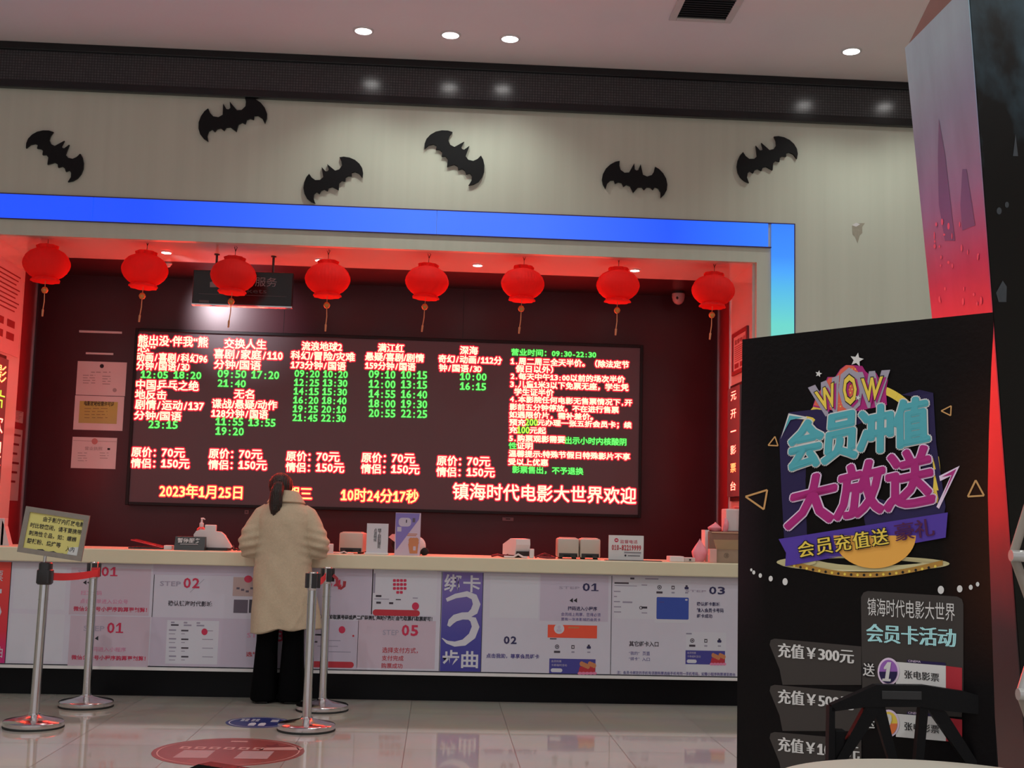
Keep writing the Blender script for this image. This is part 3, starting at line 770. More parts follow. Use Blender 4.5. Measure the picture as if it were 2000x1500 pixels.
def p1(s):
    s.rect(30, 1106, 128, 1189, P_white, .0006); s.rect(22, 1198, 124, 1290, P_white, .0006); s.rect(140, 1108, 293, 1200, P_pale, .0005); s.rect(138, 1202, 291, 1300, P_pale, .0005)
    step(s, 199, 1107, 'S01', P_crim, 18); arrows(s, 162, 1133); step(s, 210, 1216, 'S01', P_crim, 20); arrows(s, 185, 1242, 1)
    s.text('扫二维码', 158, 199, 1153, 1162, P_pink); s.text('点击菜单进入公众号', 157, 250, 1169, 1178, P_pink); s.text('微信公众号小程序购票更划算！', 144, 287, 1184, 1193, P_crim, .02)
    s.text('扫码进入小程序', 170, 246, 1263, 1272, P_pink); s.text('微信公众号小程序购票更划算！', 140, 284, 1279, 1288, P_crim, .02)
def phone_rows(s, x, y, n):
    for i in range(n):
        s.rect(x, y+17*i, x+14, y+17*i+3, P_rule); s.rect(x+24, y+17*i+1, x+38, y+17*i+4, P_dark); s.rect(x+24, y+17*i+8, x+31, y+17*i+9.5, P_rule)
        s.rect(x+65, y+17*i+2, x+86, y+17*i+3.5, P_rule); s.rect(x, y+17*i+8, x+12, y+17*i+9.5, P_rule)
def p2(s):
    s.rect(300, 1101, 574, 1122, P_tile, .0005); s.rect(296, 1205, 572, 1300, P_tile, .0005)
    step(s, 359, 1129, 'S02', P_crim, 19); s.line([(371, 1157), (399, 1131)], .8, P_rule); s.text('确认镇海时代影城', 329, 414, 1173, 1183, P_dark, .02)
    s.rect(456, 1127, 520, 1164, P_skin); s.ell(485, 1131, 8, 7, P_crim, .0016)
    for i in range(5): s.rect(462+9*i, 1147+3*(i % 3), 468+9*i, 1151+3*(i % 3), P_photo, .0014)
    s.rect(457, 1171, 484, 1197, P_photo); s.rect(487, 1171, 515, 1197, P_dark)
    s.rect(327, 1211, 426, 1296, P_white, .0008)
    for i in range(3): s.rect(334+25*i, 1214+i*.6, 341+25*i, 1217+i*.6, P_rule); s.rect(334+25*i, 1219+i*.6, 349+25*i, 1222+i*.6, P_dark if i == 0 else P_rule)
    phone_rows(s, 330, 1229, 4); s.ell(399.5, 1234, 6, 6.5, P_crim, .0016)
    s.text('STEP', 483, 520, 1236, 1245, P_pink); s.text('03', 524, 555, 1232, 1252, P_crim, .02); s.text('选择场次', 481, 530, 1273, 1282, P_red, .02)
def p3(s):
    s.rect(580, 1106, 728, 1200, P_tile, .0005); s.rect(728, 1106, 853, 1200, P_white, .0005); s.rect(700, 1210, 850, 1304, P_pale, .0005); s.rect(580, 1210, 699, 1304, P_tile, .0005)
    s.text('04', 634, 667, 1132, 1150, P_crim, .02); s.text('STEP', 590, 628, 1138, 1149, P_step)
    for r, n in ((0, 4), (1, 4), (2, 4), (3, 2)):
        for i in range(n): s.pill(767.5+6.9*i+(6.5 if n == 2 else 0), 1131+7.7*r, 773.3+6.9*i+(6.5 if n == 2 else 0), 1136.5+7.7*r, P_crim, .0015, 3, .3)
    s.rect(730, 1120, 733, 1158, P_rule)
    s.rect(734, 1162, 745, 1166, P_dark); s.rect(731, 1169, 760, 1170.5, P_rule); s.rect(773, 1170, 783, 1172, P_dark); s.rect(735, 1175, 744, 1179, P_dark); s.rect(760, 1176, 768, 1180, P_dark)
    s.rect(806, 1167, 816, 1169, P_rule); s.pill(728, 1190, 820, 1202, P_red, .0014); s.ell(811.5, 1184, 7, 7.5, P_crim, .0018)
    s.text('凭收到的取票号码或是二维码到镇海时代影城自助取票机取票即可！', 620, 844, 1200, 1208.5, M_ink, .03, .003)
    s.ell(668, 1230, 6.5, 7, P_crim, .0016); s.ell(690, 1242, 2, 2, P_red)
    for i, (a, b) in enumerate(((618, 640), (620, 630), (640, 665), (620, 660), (640, 685))): s.rect(a, 1228+11*i, b, 1229.5+11*i, P_rule)
    s.rect(610, 1238, 627, 1241, P_dark); s.rect(612, 1252, 620, 1255, P_dark); s.pill(598, 1291, 691, 1303, P_red, .0014)
    s.text('STEP', 748, 779, 1230, 1240, P_step); s.text('05', 785, 817, 1221, 1241, P_crim, .03)
    s.text('选择支付方式，', 747, 816, 1264, 1275, P_red, .01); s.text('支付完成', 746, 788, 1280, 1290, P_red, .01); s.text('购票成功', 745, 786, 1295, 1305, P_red, .01)
def p4(s):
    s.text('绑', 869, 901, 1122, 1155, P_white, .02); s.text('卡', 906, 938, 1124, 1156, P_white, .02); s.text('步', 865, 896, 1270, 1304, P_white, .02); s.text('曲', 902, 933, 1272, 1304, P_white, .02)
    q = [(872, 1172), (890, 1164), (912, 1160), (926, 1166), (931, 1180), (926, 1194), (914, 1204), (924, 1210), (929, 1224), (922, 1242), (906, 1255), (888, 1258), (873, 1254), (863, 1246)]
    w_ = [7, 9, 11, 13, 15, 15, 13, 13, 15, 15, 13, 10, 6, 1]
    def strip(q, w_, lift):
        L_, R_ = [], []
        for i, (x, y) in enumerate(q):
            (a, b), (c, d) = q[max(i-1, 0)], q[min(i+1, len(q)-1)]; L = math.hypot(c-a, d-b); nx, ny = -(d-b)/L*w_[i]/2, (c-a)/L*w_[i]/2
            L_.append((x+nx, y+ny)); R_.append((x-nx, y-ny))
        for i in range(len(q)-1):
            vs = [s.at(*s.uv(*p), lift) for p in (L_[i], R_[i], R_[i+1], L_[i+1])]; s.add(vs, [(0, 1, 2, 3)], P_white)
    strip(q, w_, .0014); strip([(918, 1203), (903, 1203), (889, 1207), (881, 1214), (876, 1223)], [15, 14, 14, 12, 6], .0022)
def p5(s):
    s.rect(958, 1124, 1052, 1206, P_white, .0006); s.rect(1056, 1122, 1188, 1212, P_tile, .0005)
    step(s, 1138, 1139, 'S01', P_navy, 15); arrows(s, 1112, 1168); s.text('扫码进入小程序', 1109, 1166, 1184, 1192, P_navy, .02)
    s.text('会员线上购票，您得必须', 1096, 1173, 1196, 1203, P_blue); s.text('要有一张本影城的会员卡', 1096, 1173, 1206, 1212, P_blue)
    s.text('02', 984, 1009, 1243, 1257, P_navy, .03); s.text('点击我的，尊享会员绑卡', 950, 1053, 1276, 1285, P_blue, .02)
    s.rect(1070, 1220, 1166, 1245, P_orange, .0012); s.ell(1092, 1228, 10, 10, P_white, .0018); s.ell(1092, 1225, 3, 3.5, P_tile, .0022); s.pill(1087, 1229, 1097, 1234, P_tile, .0022, 5, .3)
    s.rect(1110, 1224, 1131, 1227, P_gold, .0016); icons(s, 1088, 1263, 31); s.rect(1074, 1246.5, 1087, 1248.5, P_dark)
    foodbanner(s, 1073, 1286, 1163, 1315)
def icons(s, x, y, d):
    s.ring(x, y, 4.2, 4.2, 1.4, P_dark, .0012, 16); s.ell(x, y, 1.5, 1.5, P_dark); s.rect(x-6, y+8, x+6, y+12, P_dark)
    s.rect(x+d-3, y-3, x+d+3, y+4, P_dark); s.rect(x+d-1.6, y-1, x+d+1.6, y+2.4, P_white, .0016); s.rect(x+d-3, y+9, x+d+3, y+12, P_rule)
    s.pill(x+2*d-4, y-1, x+2*d+4, y+4, P_navy, .0012, 4, .3); s.rect(x+2*d-2, y-4, x+2*d+2, y-1, P_dark); s.rect(x+2*d-3, y+9.5, x+2*d+3, y+12, P_rule)
def foodbanner(s, x0, y0, x1, y1):
    W = x1-x0; H = y1-y0
    s.rect(x0, y0, x1, y1, P_banner, .001); s.poly([(x0+W*.66, y0+H*.55), (x1, y0+H*.5), (x1-1, y1+2), (x0+W*.62, y1+2)], P_red, .0014)
    for i in range(7): s.ell(x0+W*(.70+.045*i), y0+H*(.36+.06*((i*5) % 4)), W*.045, H*.17, P_gold, .0018, 12)
    for i in range(5): s.ell(x0+W*(.66+.08*i), y1, W*.05, H*.10, P_pink, .0020, 10)
    s.text('会员特惠', x0+W*.04, x0+W*.26, y0+H*.10, y0+H*.26, P_tile); s.text('卡券福利活动', x0+W*.04, x0+W*.38, y0+H*.36, y0+H*.52, P_tile)
    s.pill(x0+W*.03, y0+H*.66, x0+W*.28, y0+H*.92, P_white, .0014)
def p6(s):
    s.rect(1200, 1128, 1280, 1208, P_white, .0005); s.rect(1280, 1130, 1348, 1216, P_white, .0006); s.rect(1340, 1234, 1418, 1312, P_white, .0005)
    s.rect(1231, 1128, 1239, 1131.5, P_dark); s.rect(1260, 1129, 1286, 1131.5, P_rule); s.rect(1200, 1137, 1228, 1140, P_dark); s.rect(1200, 1143, 1244, 1144.2, P_rule); s.rect(1253, 1141.5, 1264, 1143.5, P_rule)
    for i, w in enumerate((13, 6, 12, 14, 14)): s.rect(1199, 1154+10*i, 1199+w, 1156+10*i, P_rule)
    s.rect(1216, 1174.5, 1235, 1177.5, P_rule); s.ring(1252, 1187, 3.5, 3.5, 1.2, P_dark, .0012, 12); s.rect(1253, 1184.5, 1264, 1188.5, P_dark); s.rect(1253, 1196, 1264, 1198, P_rule)
    icons(s, 1288, 1147, 26.5); s.pill(1282.5, 1166, 1345, 1209, P_card, .0012, 5, .05); s.pill(1338, 1170, 1343, 1173, P_white, .0016); s.rect(1287, 1175, 1297, 1176.5, P_blue, .0016)
    step(s, 1385, 1146, 'S03', P_navy, 14); s.text('确认绑卡影城', 1361, 1406, 1175.5, 1183, P_navy, .02); s.text('输入会员卡号码', 1361, 1413, 1187.5, 1195.5, P_navy, .02); s.text('绑卡成功', 1361, 1391, 1199, 1206.5, P_navy, .02)
    s.text('其它绑卡入口', 1229, 1286, 1252, 1262, P_dark, .02); s.text('“我的”', 1228, 1249, 1272, 1279, P_blue); s.text('页面', 1255, 1269, 1272.5, 1280, P_blue); s.text('“绑卡”', 1228, 1249, 1283, 1290, P_blue); s.text('入口', 1254, 1269, 1284, 1291, P_blue)
    s.rect(1340, 1236, 1351, 1239, P_rule); icons(s, 1352, 1251, 26.5); foodbanner(s, 1339, 1270, 1416, 1297)
    s.text('注：会员卡绑定的手机号须跟购票选座手机号同一手机号码，如需小程序购票请至前台', 1205, 1436, 1310, 1316.5, P_blue, .01)
M_redstrip = gradmat('red_strip_print', [(0, S(150, 25, 90, KP)), (.3, S(160, 30, 45, KP)), (1, S(170, 50, 40, KP))], 2, 0, .74)
M_bluestrip = gradmat('violet_strip_print', [(0, S(44, 42, 112, KP)), (.35, S(52, 50, 118, KP)), (1, S(92, 78, 132, KP))], 2, 0, .74)
poster(-60, 16, 'red upright poster strip at the left end of the counter front', p0, M_redstrip)
poster(16, 297, 'poster with two red 01 numerals, behind the pole with the yellow notice', p1)
poster(297, 577, 'poster with a red 02 numeral, left of and behind the standing woman', p2)
poster(577, 861, 'poster with a red 05 numeral and red button, right of the standing woman', p3)
poster(861, 942, 'violet upright poster strip with a huge white 3', p4, M_bluestrip)
poster(942, 1194, 'poster with navy 01 and 02 numerals and an orange bar', p5)
poster(1194, 1446, 'poster with a navy 03 numeral and blue card, beside the black banner', p6)

# ================================================================== THINGS ON THE COUNTER
def cx(px, py, Y): return onY(px, py, Y).x
def cz(px, py, Y): return onY(px, py, Y).z
# tilted dark red folder
t = thing('flip_folder', 'dark folder with glossy red edge lying tilted at the left of the counter', 'folder', (cx(295, 1070, 9.75), 9.75, ZT))
a, b = onY(262, 1053, 9.75), onY(322, 1069, 9.7)
MB().box(a.x-.01, 9.62, ZT, b.x, 9.85, ZT+.012, M_plastic_d, .003).build('base', t)
MB().obox(((a.x+b.x)/2, 9.74, (a.z+b.z)/2-.004), Vector(((b.x-a.x)/2, 0, (b.z-a.z)/2)), Vector((0, .10, 0)), Vector((0, 0, .004)), mat('glossy_red_cover', (.45, .02, .03), .15, noise=.1), .002).build('cover', t)
o = MB().box(cx(322, 1070, 9.66), 9.62, ZT, cx(338, 1070, 9.66), 9.70, ZT+.032, M_plastic_w, .004).build('small_box'); tag(o, 'small white box between the red folder and the black name plate', 'box')
# black name plate
t = thing('name_plate', 'black desk plate with white pause service characters', 'desk sign', (cx(372, 1070, 9.6), 9.6, ZT))
xa, xb = cx(340, 1072, 9.57), cx(399, 1074, 9.57); zt = cz(370, 1048, 9.6)
mb = MB(); mb.prism([(9.56, ZT), (9.66, ZT), (9.635, zt), (9.60, zt)], xa, xb, YA, ZA, M_plastic_d); mb.build('wedge', t)
tl = Sheet((0, 9.558, ZT), XA, Vector((0, .04, zt-ZT)))
tl.text('暂停服务', 348, 391, 1051, 1060, mat('plate_white_print', (.6, .6, .6), .5, noise=.03), .02, .004); tl.rect(352, 1062, 387, 1063.5, M_dim, .003); tl.build('lettering', t)
# white monitor seen from behind
t = thing('pos_terminal', 'white till screen seen from behind, left of the standing woman', 'till', (cx(418, 1070, 9.75), 9.75, ZT))
P = [(378, 1044), (383, 1037), (392, 1034), (431, 1039), (438, 1045), (452, 1068), (450, 1073), (380, 1071)]
s_ = frontal(9.70); pl = [s_.uv(*p) for p in P]
MB().prism([(u, max(v, ZT+.02)) for u, v in pl][::-1], -.06, .0, XA, ZA, M_plastic_w, (0, 9.70, 0)).build('housing', t)
MB().box(cx(395, 1070, 9.75), 9.66, ZT, cx(448, 1070, 9.75), 9.86, ZT+.022, M_plastic_d, .004).build('foot', t)
s2 = [(p[0]+3, p[1]-1) for p in P]; pl2 = [frontal(9.775).uv(*p) for p in s2]
MB().prism([(u, max(v, ZT+.02)) for u, v in pl2][::-1], -.012, 0, XA, ZA, M_blackgloss, (0, 9.775, 0)).build('screen', t)
# sanitiser bottle
X = cx(393, 1040, 9.92); zb = cz(393, 1037, 9.92)-.01
t = thing('pump_bottle', 'pump bottle with red liquid standing behind the white till screen', 'bottle', (X, 9.92, ZT))
MB().lathe([(.034, 0), (.038, .006), (.038, zb-ZT+.0), (.036, zb-ZT+.025), (.016, zb-ZT+.042)], mat('red_liquid_bottle', (.75, .10, .10), .2, noise=.05), 20).build('bottle_body', t, True, False)
zz = zb-ZT+.042
MB().lathe([(.017, zz), (.017, zz+.03), (.009, zz+.034), (.007, zz+.062)], M_plastic_w, 16).tube([(-.006, 0, zz+.062), (.012, 0, zz+.066), (.026, 0, zz+.058)], [.009, .007, .004], M_plastic_w, 8).build('pump', t, True, False)
xa, xb = cx(401, 1030, 9.73), cx(423, 1030, 9.73)
z0 = cz(410, 1040, 9.73)
# carton leaning on top of till
o = MB().box(xa, 9.702, z0+.004, xb, 9.745, cz(410, 1025, 9.73), M_plastic_w, .006).build('charger_block'); tag(o, 'small white block sitting on top of the white till screen', 'charger')
o = MB().tube([onY(455, 1066, 9.86), onY(457, 1075, 9.82), onY(461, 1072, 9.78), onY(466, 1075, 9.75), onY(476, 1068, 9.8)], .008, M_plastic_d, 8).build('dark_cable', None, True); tag(o, 'dark cable bundle between the till screen and the woman', 'cable')
# receipt printers
def printer(name, x0, x1, ytop, Y, label, rot=0.0, deep=.17, mface=M_plastic_g):
    xa, xb = cx(x0, ytop+20, Y), cx(x1, ytop+20, Y); W = (xb-xa); h = cz((x0+x1)/2, ytop, Y)-ZT
    t = thing('receipt_printer', label, 'receipt printer', ((xa+xb)/2, Y+deep/2, ZT), rot, 'receipt printers on the counter')
    MB().box(-W/2, -deep/2, .012, W/2, deep/2, h*.99, mface, .014).build('housing', t, True, False)
    MB().box(-W/2+.012, -deep/2-.002, .014, W/2-.012, -deep/2+.01, .045, M_plastic_d, .002).box(-W*.22, -deep/2-.004, .020, W*.10, -deep/2, .032, M_black).box(W*.34, -deep/2-.004, .022, W*.42, -deep/2, .034, M_black).build('port_panel', t, False, False)
    MB().box(-W/2+.02, -deep/2+.02, h*.985, W/2-.02, deep/2-.03, h+.004, mface, .003).build('lid', t, False, False)
    for sx in (-1, 1):
        MB().box(sx*(W/2-.03)-.012, -deep/2+.02, 0, sx*(W/2-.03)+.012, deep/2-.02, .013, M_rubber).build('foot', t, False, False)
    return t
printer('p', 664, 712, 1040, 9.66, 'beige receipt printer directly right of the standing woman', -.12)
printer('p', 1089, 1131, 1051, 9.62, 'left one of two touching beige receipt printers')
printer('p', 1133, 1173, 1052, 9.62, 'right one of two touching beige receipt printers')
# angled single printer
t = thing('receipt_printer', 'white receipt printer standing alone, turned sideways, under the LED board centre', 'receipt printer', (cx(1008, 1080, 9.72), 9.74, ZT), .5, 'receipt printers on the counter')
MB().prism([(-.095, .02), (.085, .02), (.105, .10), (.10, .145), (.02, .148), (-.095, .10)][::1], -.065, .065, YA*-1, ZA, M_plastic_w).build('housing', t, False, False)
MB().box(-.055, -.108, .012, .055, -.083, .05, M_plastic_d, .003).build('port_panel', t, False, False)
for sx in (-1, 1): MB().box(sx*.045-.012, -.08, 0, sx*.045+.012, .08, .021, M_rubber).build('foot', t, False, False)
o = MB().box(cx(1034, 1080, 9.68), 9.66, ZT, cx(1043, 1080, 9.68), 9.71, cz(1038, 1072, 9.68), M_plastic_w, .004).build('power_adapter'); tag(o, 'tiny white plug block beside the lone white printer', 'adapter')
o = MB().box(cx(641, 1070, 9.62), 9.6, ZT+.0, cx(651, 1070, 9.62), 9.65, cz(645, 1062, 9.62), M_plastic_w, .006).box(cx(636, 1070, 9.6), 9.56, ZT, cx(652, 1070, 9.6), 9.7, ZT+.008, M_plastic_w, .002).build('card_reader'); tag(o, 'small white reader at the right elbow of the woman', 'card reader')
def cable(pts, r, m, label, Y=9.6):
    q = [Vector((cx(x, 1080, Y+dy), Y+dy, ZT+r+h)) for x, dy, h in pts]
    o = MB().tube(q, r, m, 8).build('cable', None, True); return tag(o, label, 'cable')
cable([(652, .05, .0), (662, -.03, .0), (672, .0, .012), (680, -.06, .0), (690, -.08, 0)], .005, M_plastic_w, 'thin white cable in front of the printer beside the woman')
cable([(985, -.06, 0), (1003, -.08, .0), (1012, -.02, .02), (1022, -.06, .0), (1030, -.08, 0)], .008, M_plastic_w, 'thick white cable looped in front of the lone white printer')
M_redcord = mat('dark_red_cord', (.16, .02, .03), .5, noise=.1)
cable([(961, .03, .0), (972, -.03, .012), (984, .02, .0), (992, .05, .01)], .009, M_redcord, 'dark cord left of the lone white printer')
cable([(1046, .0, .0), (1056, .05, .016), (1064, -.02, .030), (1074, .04, .012), (1084, -.02, 0), (1070, -.06, 0), (1052, -.05, .006)], .008, M_redcord, 'dark tangled cord between the lone printer and the printer pair')
# desk cards
def desk_card(x0, x1, y0, y1, Y, label, m, draw, foot=True):
    s = frontal(Y-.006); u0, v0, u1, v1 = s.span(x0, x1, y0, y1)
    t = thing('desk_card', label, 'desk sign', ((u0+u1)/2, Y, ZT), 0, 'standing cards on the counter')
    MB().box(u0, Y-.006, ZT, u1, Y, v0, m).build('card', t)
    if foot: MB().box(u0-.01, Y-.03, ZT, u1+.005, Y+.06, ZT+.014, M_plastic_w, .003).build('foot', t)
    else: MB().box(u0+.02, Y, ZT, u1-.02, Y+.07, ZT+.006, M_plastic_w).build('foot', t)
    draw(s); s.build('print', t)
def c1(s):
    s.text('楼\n下\n自\n助\n取\n票\n处', 738, 744.5, 1032, 1071, M_ink); s.text('点\n请\n稍\n候', 730.5, 736, 1032, 1058, M_ink)
desk_card(717, 758, 1022, 1080, 9.6, 'white card with two columns of black characters, right of the woman', M_paper2, c1)
def c2(s):
    s.poly([(773, 1002), (820, 1003), (818, 1015), (773, 1075)], mat('card_violet_print', (.22, .17, .50), .45, noise=.04), .0008)
    s.pill(779, 1011, 803, 1028, P_tile, .0012, 6, .4); s.rect(776, 1029, 784, 1038, P_tile, .0012); s.rect(793, 1015, 795, 1021, P_dark, .0016); s.rect(806, 1012, 811, 1020, P_photo, .0014)
    s.rect(797, 1042, 815, 1043.5, P_gold, .0012); s.rect(795, 1045, 813, 1046.5, P_gold, .0012)
    for i in range(6): s.ell(803+5*(i % 3), 1055+5*(i//3), 5, 5, P_gold, .0012, 12)
    s.poly([(797, 1062), (817, 1063), (815, 1081), (800, 1081)], P_gold, .0016); s.rect(807, 1067, 812, 1075, P_tile, .002)
desk_card(773, 821, 1001, 1081, 9.58, 'tall violet and pink promotional card, tallest on the counter', mat('card_pink', (.62, .48, .60), .45, noise=.03), c2, False)
def c3(s):
    s.text('监督电话', 1211, 1245, 1054, 1061, P_crim); s.ell(1204, 1055, 4, 4, P_crim); s.rect(1202, 1054, 1206, 1056, M_paper, .0016)
    s.text('010-82219999', 1195, 1252, 1064, 1074, P_red, .03)
    s.rect(1219, 1078, 1252, 1079.2, P_dark); s.rect(1219, 1080.5, 1252, 1081.4, P_rule); s.ell(1221.5, 1085, 2, 2, P_dark); s.rect(1226, 1084.5, 1250, 1086, P_dark)
desk_card(1189, 1257, 1045, 1091, 9.56, 'white card printed with a red phone number', M_paper, c3, False)
o = MB().box(cx(1180, 1090, 9.55), 9.47, ZT, cx(1290, 1090, 9.55), 9.55, ZT+.005, M_plastic_d, .002).build('desk_mat'); tag(o, 'thin dark mat lying before the phone number card', 'mat')
# plush toy behind the violet card
t = thing('soft_toy', 'black and white soft toy half hidden by the violet card', 'toy', (cx(795, 1070, 9.72), 9.74, ZT))
xm = cx(797, 1060, 9.74)
MB().ball((xm, 9.74, ZT+.085), .135, .06, .085, mat('black_plush', (.012, .012, .014), .9, bump=.4, bscale=120)).build('toy_body', t, True)
MB().ball((xm+.075, 9.71, ZT+.07), .065, .045, .072, mat('white_plush', (.7, .68, .68), .9, bump=.4, bscale=120)).build('belly', t, True)
q = onY(767, 1050, 9.70)
MB().prism([(cx(759, 1049, 9.70), cz(759, 1049, 9.70)), (cx(772, 1059, 9.70), cz(772, 1059, 9.70)), (cx(773, 1043, 9.70), cz(773, 1043, 9.70)), (cx(766, 1043, 9.70), cz(766, 1043, 9.7))][::1], 0, .02, XA, ZA, mat('white_plush'), (0, 9.70, 0)).build('wing', t)
MB().ball((cx(829, 1075, 9.7), 9.69, ZT+.03), .035, .03, .03, mat('black_plush')).build('toy_foot', t, True)
# right end: white device, bag, cartons
t = thing('card_terminal', 'flat white payment terminal right of the phone number card', 'card reader', (cx(1330, 1090, 9.62), 9.62, ZT))
xa, xb = cx(1306, 1095, 9.6), cx(1356, 1097, 9.6)
MB().box(xa, 9.55, ZT, xa+(xb-xa)*.56, 9.70, ZT+.042, M_plastic_w, .006).build('left_body', t); MB().box(xa+(xb-xa)*.56, 9.56, ZT, xb, 9.70, ZT+.034, mat('pale_pink_plastic', (.55, .48, .46), .4, noise=.03), .006).build('right_body', t)
MB().box(xa+(xb-xa)*.76, 9.555, ZT+.012, xa+(xb-xa)*.83, 9.562, ZT+.024, M_plastic_d).build('port', t)
M_card = mat('brown_cardboard', (.36, .25, .18), .8, noise=.1, nscale=20); M_card2 = mat('cardboard_inside', (.55, .40, .26), .8, noise=.1)
def crumple(c, rx, ry, rz, m, seed, amp=.28, knot=True):
    rnd = random.Random(seed); bm = bmesh.new(); bmesh.ops.create_icosphere(bm, subdivisions=3, radius=1)
    ks = [(Vector((rnd.uniform(-1, 1), rnd.uniform(-1, 1), rnd.uniform(-1, 1))).normalized(), rnd.uniform(2, 6), rnd.uniform(0, 6)) for _ in range(9)]
    for v in bm.verts:
        d = sum(math.sin(k.dot(v.co)*f+p) for k, f, p in ks)/9
        q = v.co*(1+amp*d*2)
        z = q.z
        if knot and z > 0: s_ = max(.12, 1-.85*z); q.x *= s_; q.y *= s_; q.z = z*1.15
        v.co = Vector((q.x*rx, q.y*ry, max(q.z, -.98)*rz))+Vector(c)
    return MB().bm(bm, m)
o = crumple((cx(1368, 1085, 9.7), 9.72, ZT+.078), .055, .05, .085, mat('pink_bag', (.72, .28, .34), .5, noise=.1), 3).build('plastic_bag', None, True); tag(o, 'small pink knotted bag left of the cardboard cartons', 'bag')
o = MB().box(cx(1376, 1060, 9.80), 9.78, ZT, cx(1384, 1060, 9.80), 9.92, cz(1380, 1035, 9.86), M_paper).build('white_carton'); tag(o, 'slim upright white carton at the left edge of the cardboard stack', 'carton')
t = thing('cardboard_box', 'dark brown cardboard carton at the right end, behind the open carton', 'box', (cx(1420, 1090, 9.75), 9.80, ZT), 0, 'cardboard boxes at the right end')
xa = cx(1385, 1060, 9.74); MB().box(xa, 9.74, ZT, xa+.40, 9.99, cz(1400, 1038, 9.74), mat('brown_cardboard_dark', (.24, .15, .11), .8, noise=.1, nscale=20), .004).build('carton_body', t)
MB().box(xa+.02, 9.735, cz(1400, 1041, 9.74), xa+.38, 9.74, cz(1400, 1039, 9.74), M_card2).build('tape', t)
t = thing('cardboard_box', 'open brown carton with bent flap at the front right of the counter', 'box', (cx(1430, 1098, 9.6), 9.62, ZT), 0, 'cardboard boxes at the right end')
xa = cx(1399, 1090, 9.56); zt = cz(1410, 1073, 9.56)
MB().box(xa, 9.56, ZT, xa+.34, 9.73, zt, M_card, .004).build('carton_body', t)
q0, q1 = cx(1394, 1054, 9.50), cx(1450, 1054, 9.5)
MB().add([(xa, 9.562, zt), (xa+.34, 9.562, zt), (q1, 9.50, cz(1420, 1054, 9.5)), (q0, 9.50, cz(1394, 1054, 9.5)), (xa, 9.566, zt), (xa+.34, 9.566, zt), (q1, 9.504, cz(1420, 1054, 9.5)), (q0, 9.504, cz(1394, 1054, 9.5))],
         [(0, 1, 2, 3), (7, 6, 5, 4), (0, 4, 5, 1), (2, 6, 7, 3), (3, 7, 4, 0), (1, 5, 6, 2)], M_card2).build('flap', t)
sx_ = frontal(9.56); sx_.ring(1419, 1085, 5, 5, 1, mat('carton_mark', (.22, .15, .11), .8, noise=.1), .001, 16); sx_.rect(1417, 1082, 1422, 1088, mat('carton_mark'), .001); sx_.build('mark', t)
o = MB().box(cx(1384, 1090, 9.57), 9.53, ZT, cx(1398, 1090, 9.57), 9.60, cz(1390, 1072, 9.57), mat('pink_carton', (.70, .40, .36), .5, noise=.05), .005).build('small_carton'); tag(o, 'small pinkish carton left of the open brown carton', 'carton')
o = MB().box(cx(1417, 1010, 9.80), 9.78, cz(1400, 1038, 9.74)+.002, cx(1446, 1010, 9.8), 9.95, cz(1430, 994, 9.80), mat('paper_parcel', (.58, .57, .58), .6, noise=.06), .01).build('paper_parcel'); tag(o, 'pale wrapped parcel standing on the dark brown carton', 'parcel')
o = crumple((cx(1397, 1034, 9.8), 9.80, cz(1400, 1038, 9.74)+.03), .05, .045, .042, mat('pink_bag'), 8, .2).build('plastic_bag', None, True); tag(o, 'crumpled pink bag lying on top of the dark brown carton', 'bag')
o = crumple((cx(1418, 1024, 9.76), 9.765, cz(1400, 1038, 9.74)+.05), .022, .018, .055, mat('pink_bag'), 5, .3, False).build('paper_bunch', None, True); tag(o, 'bunch of pink paper in front of the pale parcel', 'paper')
# pink display stand at the left end
t = thing('leaflet_stand', 'red lit leaflet stand at the far left end of the counter', 'leaflet stand', (cx(-5, 1065, 9.7), 9.7, ZT))
xa, xb = cx(-40, 1060, 9.7), cx(8, 1060, 9.7); xc = cx(20, 1062, 9.7)
MB().box(xa, 9.68, ZT, xb, 9.76, cz(0, 1012, 9.7), M_pinkpaper, .003).build('leaflets', t)
MB().prism([(xb-.02, ZT), (xc, ZT), (xb+.004, cz(10, 1030, 9.7)), (xb-.02, cz(0, 1015, 9.7))], -.08, 0, XA, ZA, M_pinkpaper, (0, 9.68, 0)).build('side_wing', t)

# ================================================================== PERSON at the counter
def smooth_union(mb, name, parent, m, voxel, iters=6, fac=.5, bump=None):
    """fuses closed shapes into one continuous skin"""
    o = mb.build(name, parent, True)
    md = o.modifiers.new('fuse', 'REMESH'); md.mode = 'VOXEL'; md.voxel_size = voxel
    sm_ = o.modifiers.new('relax', 'SMOOTH'); sm_.factor = fac; sm_.iterations = iters
    dg = bpy.context.evaluated_depsgraph_get(); dg.update()
    me = bpy.data.meshes.new_from_object(o.evaluated_get(dg))
    o.modifiers.clear(); o.data = me
    me.materials.clear(); me.materials.append(m)
    me.polygons.foreach_set('use_smooth', [True]*len(me.polygons)); me.polygons.foreach_set('material_index', [0]*len(me.polygons))
    if bump:
        import numpy as np
        nn = len(me.vertices); co = np.empty(nn*3); no = np.empty(nn*3)
        me.vertices.foreach_get('co', co); me.vertex_normals.foreach_get('vector', no)
        co = co.reshape(-1, 3); no = no.reshape(-1, 3)
        dd = np.array([bump(Vector(p)+parent.location) for p in co])
        me.vertices.foreach_set('co', (co+no*dd[:, None]).ravel()); me.update()
    return o
PX, PY = onY(547, 1240, 9.30).x, 9.30
per = thing('person', 'woman in a long beige coat and wide black trousers at the counter, seen from behind', 'person', (PX, PY, 0))
M_skin = mat('skin', (.55, .36, .28), .5, noise=.05)
hx, hy = onY(549, 945, PY+.03).x, PY+.035          # head, tipped a little forward and left
